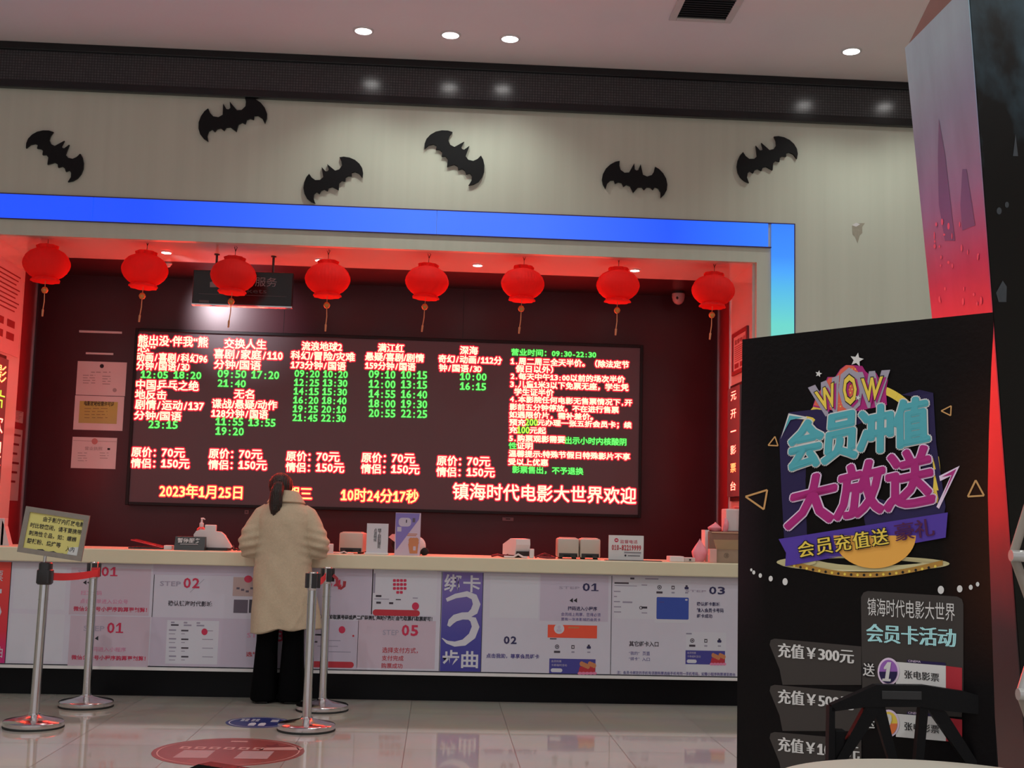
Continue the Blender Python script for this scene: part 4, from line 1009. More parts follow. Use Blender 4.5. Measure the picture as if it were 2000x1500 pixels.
bd = MB()
# torso, neck, head with face
bd.loft([(PX, PY, .80, .15, .105, 2.2), (PX, PY, .92, .165, .115, 2.2), (PX, PY, 1.06, .13, .095, 2.2), (PX, PY, 1.22, .155, .11, 2.2), (PX, PY, 1.36, .17, .105, 2.2), (PX, PY+.005, 1.42, .14, .085, 2.2), (PX, PY+.01, 1.46, .07, .06, 2)], M_skin)
bd.tube([(PX, PY+.005, 1.42), (hx, hy-.005, 1.56)], [.062, .055], M_skin, 16)
bd.ball((hx, hy, 1.585), .072, .092, .100, M_skin); bd.ball((hx, hy+.03, 1.535), .058, .066, .062, M_skin); bd.ball((hx, hy+.055, 1.500), .030, .034, .028, M_skin)
bd.tube([(hx, hy+.085, 1.60), (hx, hy+.108, 1.566), (hx, hy+.088, 1.555)], [.008, .013, .010], M_skin, 8)
for sx in (-1, 1):
    bd.ball((hx+sx*.072, hy-.005, 1.575), .010, .022, .032, M_skin, 12, 8); bd.ball((hx+sx*.030, hy+.080, 1.590), .013, .010, .008, M_skin, 10, 8)
bd.ball((hx, hy+.092, 1.528), .024, .008, .007, M_skin, 10, 8)
# arms with hands resting on the counter top
ARM = []
for sx in (-1, 1):
    shd = Vector((PX+sx*.185, PY+.0, 1.385)); el = Vector((PX+sx*.258, PY+.0, 1.145)); wr = Vector((PX+sx*.185, PY+.235, 1.140)); ARM.append((shd, el, wr))
    bd.tube([shd, (shd+el)/2, el, (el+wr)/2, wr], [.052, .047, .040, .038, .027], M_skin, 14)
    hd = Vector((-sx*.35, .90, -.12)).normalized(); lat = Vector((sx, .3, 0)).normalized(); pc = wr+hd*.055
    bd.obox(pc, hd*.048, lat*.040, Vector((0, 0, .013)), M_skin, .010)
    for k in range(4):
        b = pc+hd*.042+lat*(.030-.020*k); L = (.062, .074, .070, .055)[k]
        bd.tube([b, b+hd*L*.45+Vector((0, 0, .006)), b+hd*L*.8+Vector((0, 0, -.004)), b+hd*L+Vector((0, 0, -.016))], [.0095, .009, .008, .0065], M_skin, 8)
    b = pc-lat*.036-hd*.02
    bd.tube([b, b-lat*.022+hd*.025, b-lat*.026+hd*.055], [.011, .0095, .007], M_skin, 8)
# legs and feet
for sx in (-1, 1):
    bd.tube([(PX+sx*.085, PY, .84), (PX+sx*.085, PY+.01, .48), (PX+sx*.085, PY+.04, .09)], [.085, .055, .036], M_skin, 14)
    bd.tube([(PX+sx*.085, PY+.03, .05), (PX+sx*.09, PY+.14, .045), (PX+sx*.095, PY+.19, .035)], [.036, .036, .022], M_skin, 12)
smooth_union(bd, 'body', per, M_skin, .0055, 3)
# coat
def coat_bump(p):
    d = .0035*math.sin(p.x*37+p.z*9)*math.sin(p.z*17+p.y*12)
    for (sh_, el, wr) in ARM:
        q = (p-el).length
        if q < .20: d += .0105*math.sin((p.z+abs(p.x-PX)*.25)*100)*max(0, 1-q/.20)
    if p.z < .95: d += .010*math.sin(math.atan2(p.y-PY, p.x-PX)*5+.6)*(.95-p.z)/.42
    return d
M_coat = mat('beige_wool_coat', (.58, .47, .33), .9, noise=.12, nscale=60, bump=.5, bscale=220)
c = MB()
x_ = PX
c.loft([(x_+.034, PY+.005, .515, .262, .168, 2.3), (x_+.030, PY+.005, .60, .256, .166, 2.3), (x_+.016, PY+.003, .80, .232, .158, 2.3), (x_, PY, .98, .212, .148, 2.3), (x_, PY, 1.10, .200, .142, 2.3), (x_, PY, 1.22, .200, .145, 2.3),
        (x_, PY, 1.33, .204, .142, 2.3), (x_, PY, 1.39, .196, .128, 2.2), (x_, PY, 1.425, .172, .115, 2.1), (x_, PY+.003, 1.455, .140, .100, 2), (x_, PY+.005, 1.485, .104, .086, 2), (x_, PY+.008, 1.515, .074, .07, 2)], M_coat, 40)
for (shd, el, wr) in ARM:
    s2 = 1 if shd.x > PX else -1
    K = lambda dx, dy, z: Vector((PX+s2*dx, PY+dy, z))
    c.tube([K(.125, .0, 1.425), K(.165, 0, 1.385), K(.200, -.005, 1.315), K(.235, -.012, 1.235), K(.258, -.012, 1.165), K(.248, .015, 1.118), K(.222, .085, 1.135), K(.205, .16, 1.155), K(.188, .225, 1.15)],
           [.048, .064, .074, .079, .080, .080, .066, .058, .052], M_coat, 22)
o = smooth_union(c, 'coat', per, M_coat, .008, 5, .5, coat_bump)
for v in o.data.vertices:                       # uneven hem: lower at the left, lifted in the middle back
    z = v.co.z
    if z < .75:
        t_ = (.75-z)/.235; dx = v.co.x
        v.co.z += t_*(.030 - .055*max(0, -dx/.26) + .0*dx)
    if z > .70 and v.co.y > .125: v.co.y = .125+(v.co.y-.125)*.15 if abs(v.co.x) < .19 and z < 1.16 else v.co.y
# collar
cl = MB()
ring = []
for i in range(25):
    a = PI*1.02+PI*2*(i/24)*.98+PI/2*0
    a = -PI/2+ (i/24-.5)*2*PI*.88
    ring.append((a,))
vs = []; fs = []
for a, in ring:
    ca, sa = math.cos(a), math.sin(a)
    for r, z in ((.070, 1.500), (.074, 1.555), (.080, 1.560), (.105, 1.520), (.128, 1.478), (.120, 1.470), (.092, 1.505)):
        vs.append((PX+.0+ca*r*1.12, PY+.012+sa*r*.95, z-.012*(1+sa)))
n_ = 7
for i in range(24):
    for j in range(n_): fs.append((i*n_+j, i*n_+(j+1) % n_, (i+1)*n_+(j+1) % n_, (i+1)*n_+j))
fs.append(tuple(range(n_))); fs.append(tuple(reversed(range(24*n_, 25*n_))))
cl.add(vs, fs, M_coat); cl.build('collar', o, True, False).location = -per.location
# trousers
M_trs = mat('black_trouser_cloth', (.003, .003, .0035), .9, bump=.3, bscale=90, spec=.05)
tr = MB()
tr.loft([(PX+.0, PY, .74, .165, .12, 2.3), (PX, PY, .86, .175, .125, 2.3), (PX, PY, .95, .16, .115, 2.3)], M_trs)
for sx in (-1, 1):
    tr.loft([(PX+sx*.102+(-.010), PY+.075, .018, .096, .125, 2.4), (PX+sx*.100-.008, PY+.06, .20, .088, .110, 2.4), (PX+sx*.096, PY+.03, .45, .078, .095, 2.3), (PX+sx*.088, PY+.01, .66, .082, .10, 2.2), (PX+sx*.083, PY, .80, .088, .11, 2.2)], M_trs)
smooth_union(tr, 'trousers', per, M_trs, .008, 4, .5, lambda p: .004*math.sin(math.atan2(p.y-PY-.06, p.x-PX)*9)*(1-min(1, p.z/.6)))
for sx in (-1, 1):
    f = MB(); f.tube([(PX+sx*.098-.008, PY+.005, .04), (PX+sx*.10-.008, PY+.08, .045), (PX+sx*.105-.008, PY+.18, .038), (PX+sx*.108-.008, PY+.225, .028)], [.032, .042, .044, .024], M_rubber, 14)
    f.box(PX+sx*.103-.052, PY-.02, 0, PX+sx*.103+.036, PY+.225, .018, M_rubber, .008); f.build('shoe', per, True)
# hair gathered in a low pony tail
M_hair = mat('dark_brown_hair', (.018, .010, .008), .42, bump=.8, bscale=160)
h = MB()
h.ball((hx, hy-.012, 1.597), .090, .100, .094, M_hair, 28, 18); h.ball((hx-.0, hy-.045, 1.565), .074, .062, .082, M_hair, 24, 14)
h.tube([(hx+.0, hy-.085, 1.610), (hx-.002, hy-.125, 1.585), (hx-.010, hy-.142, 1.535), (hx-.016, hy-.150, 1.47), (hx-.022, hy-.152, 1.41), (hx-.026, hy-.150, 1.365)], [.030, .042, .050, .046, .034, .006], M_hair, 18)
h.tube([(hx-.02, hy-.135, 1.54), (hx-.040, hy-.155, 1.45), (hx-.048, hy-.150, 1.385)], [.028, .022, .004], M_hair, 10)
h.tube([(hx+.01, hy-.135, 1.54), (hx+.018, hy-.155, 1.46), (hx+.014, hy-.150, 1.40)], [.026, .020, .004], M_hair, 10)
ho = smooth_union(h, 'hair', per, M_hair, .006, 3, .5, lambda p: .0022*math.sin((p.x-hx)*420+p.z*14) if p.y < hy-.02 else 0)
e = MB(); e.tube([(hx+.024*math.cos(a*PI/6), hy-.108+.012*math.sin(a*PI/6)*0-.005, 1.600+.030*math.sin(a*PI/6)) for a in range(13)], .006, M_black, 8); e.build('hair_tie', ho, True, False).location = -per.location

# ================================================================== QUEUE STANCHIONS
def stanchion(x, y, label, head, tilt=0.0):
    t = thing('queue_stanchion', label, 'barrier post', (x, y, 0), 0, 'queue barrier posts')
    t.rotation_euler = (0, tilt, 0)
    MB().lathe([(.186, 0), (.188, .004), (.186, .012)], M_rubber, 40).build('rubber_ring', t, True, False)
    MB().lathe([(.184, .012), (.186, .016), (.185, .038), (.178, .044), (.10, .060), (.05, .072), (.036, .080), (.034, .088)], M_chrome, 48).build('base', t, True, False)
    MB().lathe([(.0295, .085), (.0295, .905)], M_chrome, 28).lathe([(.034, .80), (.034, .80)], M_chrome, 28).build('post', t, True, False)
    if head == 'black':
        m = MB(); m.loft([(0, 0, .895, .040, .040, 3), (0, 0, .905, .047, .047, 4), (0, 0, .985, .047, .047, 4), (0, 0, .992, .040, .040, 3), (0, 0, 1.028, .040, .040, 3), (0, 0, 1.036, .032, .032, 3)], M_plastic_d, 32)
        m.build('cassette_head', t, True, False)
    else:
        m = MB(); m.lathe([(.031, .893), (.033, .90), (.033, 1.004), (.030, 1.010), (.001, 1.011)], M_chrome, 28).build('head', t, True, False)
        for a in range(4):
            ca, sa = math.cos(a*PI/2+.35), math.sin(a*PI/2+.35)
            b = MB(); b.obox((ca*.038, sa*.038, .955), Vector((ca*.010, sa*.010, 0)), Vector((-sa*.017, ca*.017, 0)), Vector((0, 0, .048)), M_plastic_d, .003); b.build('belt_slot', t, False, False)
    return t
def belt(t, a, b, label=None, h=.048, sag=0.02, kink=None):
    vs = []; fs = []; n = 16; a, b = Vector(a), Vector(b)
    d = (b-a).normalized(); nx = Vector((-d.y, d.x, 0)).normalized()*.0012
    for i in range(n+1):
        k = i/n; p = a.lerp(b, k)-Vector((0, 0, sag*4*k*(1-k)))
        for q in (Vector((0, 0, h/2)), Vector((0, 0, -h/2))):
            vs += [p+q+nx, p+q-nx]
    for i in range(n):
        o_ = 4*i; P_ = o_+4
        fs += [(o_, o_+2, P_+2, P_), (o_+1, P_+1, P_+3, o_+3), (o_, P_, P_+1, o_+1), (o_+2, o_+3, P_+3, P_+2)]
    return MB().add(vs, fs, M_belt).build('belt', t)
s1 = onZ(65, 1420, 0); s2 = onZ(168, 1380, 0); s3 = onZ(598, 1426, 0); s4 = onZ(629, 1387, 0)
st1 = stanchion(s1.x, s1.y, 'front left chrome barrier post carrying the yellow notice', 'black', .012)
st2 = stanchion(s2.x, s2.y, 'rear left chrome barrier post with the red belt hooked in', 'chrome', -.004)
st3 = stanchion(s3.x, s3.y, 'front right chrome barrier post beside the blue floor sticker', 'chrome', .002)
st4 = stanchion(s4.x, s4.y, 'rear right chrome barrier post with a loose red belt end', 'chrome', 0)
for t in (st1, st2): pass
st1.rotation_euler.y = .012
bl = MB()
belt(st1, (s1.x+.045, s1.y+.03, .945), (s2.x+.035, s2.y-.045, .940), sag=.012)
MB().box(s2.x-.005, s2.y-.052, .905, s2.x+.055, s2.y-.040, .972, M_belt, .003).build('belt_clip', st2)
belt(st3, (s3.x+.02, s3.y+.035, .955), (s4.x-.01, s4.y-.045, .950), sag=.02)
c_ = MB()
pts = [(s4.x+.04, s4.y-.02, .955), (s4.x+.07, s4.y-.03, .93), (s4.x+.075, s4.y-.035, .89), (s4.x+.105, s4.y-.04, .862), (s4.x+.125, s4.y-.045, .880), (s4.x+.128, s4.y-.045, .915)]
vs = []; fs = []
for i, p in enumerate(pts):
    d = Vector(pts[min(i+1, 5)])-Vector(pts[max(i-1, 0)]); u = Vector((0, 1, 0)).cross(d).normalized()*.011
    y_ = Vector((0, .006, 0)); P_ = Vector(p)
    vs += [P_+u-y_, P_-u-y_, P_-u+y_, P_+u+y_]
for i in range(5):
    for j in range(4): fs.append((4*i+j, 4*i+(j+1) % 4, 4*i+4+(j+1) % 4, 4*i+4+j))
fs += [(3, 2, 1, 0), (20, 21, 22, 23)]
c_.add(vs, fs, mat('dark_red_webbing', (.30, .02, .03), .6, noise=.1)).build('loose_belt_end', st4)

# yellow notice in a frame on the first post
YN = s1.y-.03
nt_ = thing('notice_sign', 'yellow handwritten style notice in grey frame on top of the front left post', 'sign', (s1.x, YN, 1.03))
tlp = Sheet((0, YN, 0), Vector((math.cos(.128), 0, -math.sin(.128))), Vector((math.sin(.128), 0, math.cos(.128))))
C4 = [tlp.uv(*p) for p in ((52, 988), (176, 1008), (158, 1097), (33, 1077))]
u0, u1 = (C4[0][0]+C4[3][0])/2, (C4[1][0]+C4[2][0])/2; v1, v0 = (C4[0][1]+C4[1][1])/2, (C4[2][1]+C4[3][1])/2
M_frame = mat('worn_grey_frame', (.26, .23, .20), .45, .3, noise=.15, nscale=30)
def tb(mb, a, b, c, d, l0, l1, m):
    vs = [tlp.at(x, y, l) for l in (l1, l0) for x, y in ((a, b), (c, b), (c, d), (a, d))]
    mb.add(vs, [(0, 1, 2, 3), (7, 6, 5, 4)]+[(4+i, 4+(i+1) % 4, (i+1) % 4, i) for i in range(4)], m)
f = MB(); fw = .032
for a in ((u0, v0, u1, v0+fw), (u0, v1-fw, u1, v1), (u0, v0+fw, u0+fw, v1-fw), (u1-fw, v0+fw, u1, v1-fw)): tb(f, *a, -.012, .006, M_frame)
f.build('frame', nt_)
f = MB(); tb(f, u0+.01, v0+.01, u1-.01, v1-.01, -.010, -.002, mat('yellow_notice_paper', (.66, .61, .20), .6, noise=.06)); f.build('paper', nt_)
W_, H_ = u1-u0, v1-v0
def ntext(s, a, b, c, d):
    q = gbox(s); V, F_ = glyphs(s, .012)
    tlp.add([tlp.at(u0+W_*(a+(b-a)*(x-q[0])/(q[2]-q[0])), v1-H_*(d-(d-c)*(y-q[1])/(q[3]-q[1])), .0) for x, y in V], F_, M_ink)
ntext('由于影厅内播放电影', .30, .94, .16, .27); ntext('时比较密闭，请不要携带', .12, .92, .33, .44); ntext('刺激性食品，如：螺蛳', .12, .86, .50, .61); ntext('酸辣粉、烧烤等', .12, .64, .67, .78); ntext('入内', .73, .86, .72, .83)
tlp.add([tlp.at(u0+W_*a, v1-H_*b, -.0005) for a, b in ((.76, .93), (.93, .93), (.93, .70), (.78, .74))], [(0, 1, 2, 3)], mat('torn_white_paper', (.6, .62, .62), .6, noise=.1))
tlp.add([tlp.at(u0+W_*a, v1-H_*b, -.0008) for a, b in ((.28, .93), (.74, .93), (.70, .885), (.62, .90), (.55, .87), (.44, .905), (.38, .865), (.30, .88))], [tuple(range(8))], M_ink)
tlp.build('print', nt_)
MB().tube([(s1.x+.004, YN+.02, 1.03), (s1.x+.012, YN+.015, 1.03+(tlp.at((u0+u1)/2, v0).z-1.03)+.05)], .011, M_chrome, 12).build('rod', nt_, True)

# ================================================================== FLOOR STICKERS
def sticker(px, py, rx, ry, m, label, draw):
    q = onZ(px, py, 0)
    t = thing('floor_sticker', label, 'floor sticker', (q.x, q.y, 0))
    MB().lathe([(rx, 0), (rx, .0012), (.001, .0012)], m, 64, cap=False).build('disc', t, False, False)
    s = MB(); draw(s); s.build('print', t, False, False)
    return t
def fq(s, pts, m, z=.0018): s.add([(x, y, z) for x, y in pts], [tuple(range(len(pts)))], m)
def fring(s, r0, r1, m, n=60, z=.0018):
    for i in range(n):
        a, b = 2*PI*i/n, 2*PI*(i+1)/n
        fq(s, [(r0*math.cos(a), r0*math.sin(a)), (r1*math.cos(a), r1*math.sin(a)), (r1*math.cos(b), r1*math.sin(b)), (r0*math.cos(b), r0*math.sin(b))], m, z)
M_fw = mat('sticker_white', (.55, .55, .62), .35, noise=.1, nscale=30)
def dblue(s):
    fring(s, .188, .195, M_fw)
    for a in (-.115, -.045): 
        for k in range(2):
            for j in range(2): fq(s, [(a+.028*j-.012, .035+.055*k), (a+.028*j+.010, .035+.055*k), (a+.028*j+.012, .07+.055*k), (a+.028*j-.010, .07+.055*k)], M_fw)
    for k in range(2): fq(s, [(.075, .02+.05*k), (.125, .02+.05*k), (.125, .055+.05*k), (.075, .055+.05*k)], M_fw)
    for sx in (-.03, .035): fq(s, [(sx-.022, -.14), (sx+.020, -.14), (sx+.024, -.06), (sx+.012, -.02), (sx-.012, -.02), (sx-.024, -.06)], M_fw)
sticker(505, 1411, .215, .215, mat('sticker_blue', (.025, .035, .16), .3, noise=.05), 'small round blue floor sticker with white marks between the posts', dblue)
M_fr = mat('sticker_pink_print', (.50, .26, .24), .35, noise=.1, nscale=30); M_fp = mat('sticker_grey_print', (.38, .25, .26), .35, noise=.1, nscale=30); M_fd = mat('sticker_dark_print', (.14, .02, .03), .35, noise=.1)
def dred(s):
    for i in range(6):
        x = -.30+.085*i
        fq(s, [(x, .06), (x+.06, .055), (x+.065, .13), (x+.004, .135)], M_fr); fq(s, [(x+.018, .078), (x+.045, .076), (x+.047, .112), (x+.02, .114)], mat('sticker_red'), .0022)
    for sx in (-.19, .15): fq(s, [(sx-.09, -.21), (sx+.10, -.21), (sx+.11, .02), (sx-.07, .02)], M_fp); 
    fq(s, [(.16, .055), (.40, .07), (.42, .14), (.34, .16), (.20, .13)], M_fr)
    fq(s, [(.22, .20), (.245, .27), (.265, .20)], M_fd); fq(s, [(.20, .16), (.30, .16), (.34, .22), (.27, .18), (.18, .22)], M_fd); fq(s, [(-.04, .30), (.06, .30), (.06, .34), (-.04, .34)], M_fr)
    fring(s, .40, .408, M_fr, 40)
sticker(447, 1468, .435, .435, mat('sticker_red', (.25, .05, .05), .28, noise=.08), 'large round red floor sticker with pale blocks, nearest on the floor', dred)

# ================================================================== BLACK MEMBERSHIP BANNER
KB = .62
def pb(name, r, g, b): return mat(name, S(r, g, b, KB), .5, noise=.03)
TLb = onZ(1450, 663, 2.10); TRb = onZ(1940, 610, 2.10)
UXb = (TRb-TLb).normalized(); WB = (TRb-TLb).length
def bwarp(u, v): return .016*math.sin(PI*max(0, min(1, u/WB))) + .0025*math.sin(14*u+4*v)*math.exp(-abs(v+.15)*2.5)
bn = thing('display_banner', 'tall black banner with teal and magenta slogan, right of the counter', 'banner', (TLb+UXb*WB/2)*1.0)
bn.location.z = 0
bs = Sheet(TLb, UXb, ZA, bwarp)
def banner_mat():
    m = mat('banner_fabric', (.006, .005, .006), .45, bump=.15, bscale=40, spec=.14); nt = m.node_tree; b = nt.nodes['Principled BSDF']
    tc = [n for n in nt.nodes if n.type == 'TEX_COORD'][0]
    d = nt.nodes.new('ShaderNodeVectorMath'); d.operation = 'DOT_PRODUCT'; d.inputs[1].default_value = UXb
    nt.links.new(tc.outputs['Object'], d.inputs[0])
    mr = nt.nodes.new('ShaderNodeMapRange'); mr.inputs[1].default_value = -WB/2; mr.inputs[2].default_value = WB/2; nt.links.new(d.outputs['Value'], mr.inputs[0])
    cr = nt.nodes.new('ShaderNodeValToRGB'); e = cr.color_ramp.elements; e.new(.1); e.new(.8)
    for i, (t, c) in enumerate(((0, (.020, .010, .014)), (.12, (.005, .004, .005)), (.80, (.005, .004, .004)), (.98, (.040, .012, .006)))): e[i].position = t; e[i].color = (*c, 1)
    nt.links.new(mr.outputs[0], cr.inputs[0])
    sp = nt.nodes.new('ShaderNodeSeparateXYZ'); nt.links.new(tc.outputs['Object'], sp.inputs[0])
    m2 = nt.nodes.new('ShaderNodeValToRGB'); e = m2.color_ramp.elements; e.new(.5); e.new(.62)
    for i, (t, c) in enumerate(((.42, 0), (.56, 1), (.72, 1), (.92, .15))): e[i].position = t; e[i].color = (c, c, c, 1)
    r2 = nt.nodes.new('ShaderNodeMapRange'); r2.inputs[2].default_value = 2.1; nt.links.new(sp.outputs[2], r2.inputs[0]); nt.links.new(r2.outputs[0], m2.inputs[0])
    mx = nt.nodes.new('ShaderNodeMix'); mx.data_type = 'RGBA'; mx.inputs[6].default_value = (.005, .004, .005, 1)
    nt.links.new(m2.outputs[0], mx.inputs[0]); nt.links.new(cr.outputs[0], mx.inputs[7]); nt.links.new(mx.outputs[2], b.inputs['Base Color'])
    return m
def edge(tab, y):
    for (y0, x0), (y1, x1) in zip(tab, tab[1:]):
        if y <= y1 or (y1, x1) == tab[-1]:
            return x0+(x1-x0)*(y-y0)/(y1-y0)
LT = [(663, 1450), (800, 1447), (960, 1444), (1050, 1442), (1500, 1439), (1750, 1437)]; RT_ = [(610, 1940), (640, 1941), (720, 1936), (850, 1931), (960, 1929), (1050, 1931), (1250, 1938), (1490, 1946), (1750, 1948)]
NR, NC = 44, 20
vs = []; fs = []
for i in range(NR+1):
    k = i/NR; yl = 663+(1700-663)*k; yr = 610+(1850-610)*k
    ul, vl = bs.uv(edge(LT, yl), yl); v = -1.97*k
    # same height on both sides
    ur = None
    yy = 610
    q = TRb.copy(); q.z = 2.1+v
    d = q-EYE; pyr = 750-FOC*d.dot(UP)/d.dot(FW)
    ur = bs.uv(edge(RT_, pyr), pyr)[0]
    q = TLb.copy(); q.z = 2.1+v; d = q-EYE; pyl = 750-FOC*d.dot(UP)/d.dot(FW)
    ul = bs.uv(edge(LT, pyl), pyl)[0]
    for j in range(NC+1): vs.append(bs.at(ul+(ur-ul)*j/NC, v, 0))
for i in range(NR):
    for j in range(NC):
        a = i*(NC+1)+j; fs.append((a, a+NC+1, a+NC+2, a+1))
bk = [p-bs.n*.0015 for p in vs]; nb = len(vs)
fb = MB().add(vs+bk, fs+[tuple(reversed([k+nb for k in f])) for f in fs], banner_mat())
fo = fb.build('fabric', bn, True)
B_w, B_teal, B_mag = mat('banner_white', (.80, .80, .80), .5, noise=.02), pb('banner_teal', 68, 148, 160), pb('banner_magenta', 148, 26, 105)
B_navy, B_purple, B_yel = pb('banner_navy', 24, 14, 62), pb('banner_violet', 68, 46, 140), pb('banner_yellow', 205, 180, 70)
B_or, B_gold, B_grey, B_panel = pb('banner_orange', 196, 86, 66), pb('banner_gold', 150, 112, 48), pb('banner_grey', 140, 135, 150), pb('banner_panel', 47, 43, 42)
B_tri, B_cy, B_red, B_pw = pb('banner_line_gold', 176, 134, 84), pb('banner_pale_cyan', 150, 200, 208), pb('banner_red', 152, 34, 46), pb('banner_lilac', 200, 182, 208)
B_disc, B_amber, B_dk, B_mar, B_pur2 = pb('banner_disc', 168, 160, 120), pb('banner_amber', 206, 150, 66), pb('banner_black', 12, 10, 14), pb('banner_maroon', 66, 16, 60), pb('banner_lavender', 132, 84, 160)
# ring, stage, spotlights
b = Sheet(TLb, UXb, ZA, bwarp)
for a0, a1, wd in ((PI*1.08, PI*1.45, 19), (PI*1.60, PI*1.75, 15), (-.28*PI*0-.22, .28, 13)): b.ring(1692, 932, 148, 184, wd, B_yel, .0020, 26, a0, a1)
b.poly([(1714+80*math.cos(PI*i/24), 1046+64*math.sin(PI*i/24)) for i in range(25)], B_amber, .0050)
b.ell(1692, 1101, 166, 15, B_disc, .0030, 40); b.ell(1560, 1098, 40, 8, B_disc, .0034, 20)
vs_ = [(1545+300*i/24, 1104+24*math.sin(PI*i/24)) for i in range(25)]
b.poly(vs_+[(x, y-10) for x, y in reversed(vs_)], B_gold, .0040)
for i in range(23): b.ell(1556+12.5*i, 1103+20*math.sin(PI*(i+.8)/24), 2.6, 2.8, B_dk if i % 2 else B_yel, .0046, 8)
for x, y, r in ((1469, 1113, 3), (1474, 1118, 4), (1487, 1124, 4.5), (1508, 1130, 5.5), (1537, 1136, 7), (1841, 1152, 8), (1877, 1150, 7), (1898, 1147, 5), (1911, 1141, 4.5)): b.ell(x, y, r*.75, r, B_w, .0026, 14)
for tri, wd in (([(1503, 870), (1517, 853), (1523, 871)], 2.4), ([(1457, 970), (1501, 957), (1494, 995)], 3.6), ([(1841, 803), (1860, 793), (1859, 812)], 2.4), ([(1907, 938), (1892, 970), (1923, 968)], 3.4)):
    b.line(tri+tri[:1], wd, B_tri, .0024)
b.build('stage_print', bn)
# comic burst with WOW
b = Sheet(TLb, UXb, ZA, bwarp)
b.poly([(1592, 795), (1600, 770), (1611, 758), (1621, 737), (1636, 737), (1646, 722), (1657, 714), (1672, 714), (1690, 716), (1696, 726), (1706, 735), (1717, 729), (1724, 742), (1740, 742), (1736, 765), (1738, 792), (1660, 808)], B_mag, .0026)
b.poly([(1594, 792), (1602, 770), (1613, 758), (1623, 739), (1638, 737), (1648, 722), (1659, 714), (1674, 716), (1684, 730), (1682, 760), (1680, 800), (1650, 806)], B_or, .0034)
for r in range(13):
    for c in range(12):
        x, y = 1604+6.6*c+(r % 2)*3.3, 722+6.6*r
        if x < 1680 and y > 795-.95*(x-1592) and y < 800: b.ell(x, y, 1.5, 1.7, B_yel, .0040, 6)
def wow(t, q):
    b.quad_text(t, [(x+dx, y+dy) for (x, y), dx, dy in zip(q, (-6, 6, 7, -4), (-6, -6, 7, 7))], B_grey, .10, .0048)
    b.quad_text(t, [(x+4, y+3) for x, y in q], B_mag, .05, .0056); b.quad_text(t, q, B_dk, .055, .0062); b.quad_text(t, q, B_yel, .025, .0068)
wow('W', [(1598, 768), (1633, 750), (1640, 792), (1612, 802)]); wow('O', [(1652, 736), (1678, 734), (1680, 788), (1655, 791)]); wow('W', [(1690, 742), (1730, 738), (1722, 780), (1697, 784)])
def star(x, y, r, m, lift, rot=.2):
    b.poly([(x+(r if i % 2 == 0 else r*.45)*math.sin(rot+PI*i/5), y-(r if i % 2 == 0 else r*.45)*math.cos(rot+PI*i/5)) for i in range(10)], m, lift)
star(1680, 704, 14, B_w, .0056); star(1604, 731, 7, B_w, .005); star(1683, 778, 7, B_grey, .0075); star(1683, 778, 5, B_w, .0082)
b.build('burst_print', bn)
# slogan
b = Sheet(TLb, UXb, ZA, bwarp)
b.poly([(1526, 858), (1546, 806), (1600, 800), (1640, 806), (1800, 762), (1826, 768), (1832, 866), (1850, 990), (1846, 1012), (1780, 1022), (1536, 1062), (1530, 960)], B_navy, .0032)
b.poly([(1529, 858), (1545, 808), (1582, 815), (1578, 820), (1550, 818), (1538, 838)], B_w, .0044); b.poly([(1535, 846), (1547, 812), (1574, 816), (1549, 821)], B_teal, .0052)
b.poly([(1838, 930), (1877, 910), (1838, 994), (1833, 990), (1860, 930), (1840, 940)], B_pw, .0044); b.poly([(1843, 932), (1871, 916), (1845, 972), (1862, 928)], B_mag, .0052)
def slogan(t, quads, m, edge_m):
    for c, q in zip(t, quads):
        cxx = sum(p[0] for p in q)/4; cyy = sum(p[1] for p in q)/4
        g = lambda d: [(x+math.copysign(d, x-cxx), y+math.copysign(d, y-cyy)) for x, y in q]
        for i in range(12):
            dx, dy = 7.0*math.cos(i*PI/6+.2), 6.0*math.sin(i*PI/6+.2); b.quad_text(c, [(x+dx, y+dy) for x, y in q], edge_m, .0, .0054+.00008*i)
        for i in range(13):
            dx, dy = (4.4*math.cos(i*PI/6), 3.6*math.sin(i*PI/6)) if i < 12 else (0, 0); b.quad_text(c, [(x+dx, y+dy) for x, y in q], m, .0, .0072+.00008*i)
def qs(TL, TR, BR, BL, n, gap=.02):
    out = []; L = lambda a, b_, k: (a[0]+(b_[0]-a[0])*k, a[1]+(b_[1]-a[1])*k)
    for i in range(n):
        k0, k1 = i/n+gap/2, (i+1)/n-gap/2
        out.append([L(TL, TR, k0), L(TL, TR, k1), L(BL, BR, k1), L(BL, BR, k0)])
    return out
slogan('会员冲值', qs((1550, 830), (1818, 774), (1821, 862), (1540, 922), 4), B_teal, B_w)
slogan('大放送', qs((1556, 940), (1826, 868), (1832, 982), (1536, 1034), 3), B_mag, B_pw)
b.poly([(1526, 1053), (1856, 1001), (1852, 1050), (1539, 1106), (1541, 1080)], B_purple, .0090)
for c, q in zip('会员充值送', qs((1562, 1060), (1742, 1030), (1746, 1062), (1565, 1090), 5, .03)):
    for dx, dy in ((-2, -2), (2, -2), (-2, 2), (2, 2)): b.quad_text(c, [(x+dx, y+dy) for x, y in q], B_dk, 0, .0098+.00005*(dx+dy*.5+3))
    for dx in (-.8, 0, .8): b.quad_text(c, [(x+dx, y) for x, y in q], B_yel, 0, .0108+.0001*(dx+1))
for c, q in zip('豪礼', qs((1752, 1024), (1828, 1011), (1833, 1046), (1755, 1058), 2, .03)): 
    for dx in (-.8, .8): b.quad_text(c, [(x+dx, y) for x, y in q], B_mar, 0, .0100+.0001*dx)
b.build('slogan_print', bn)
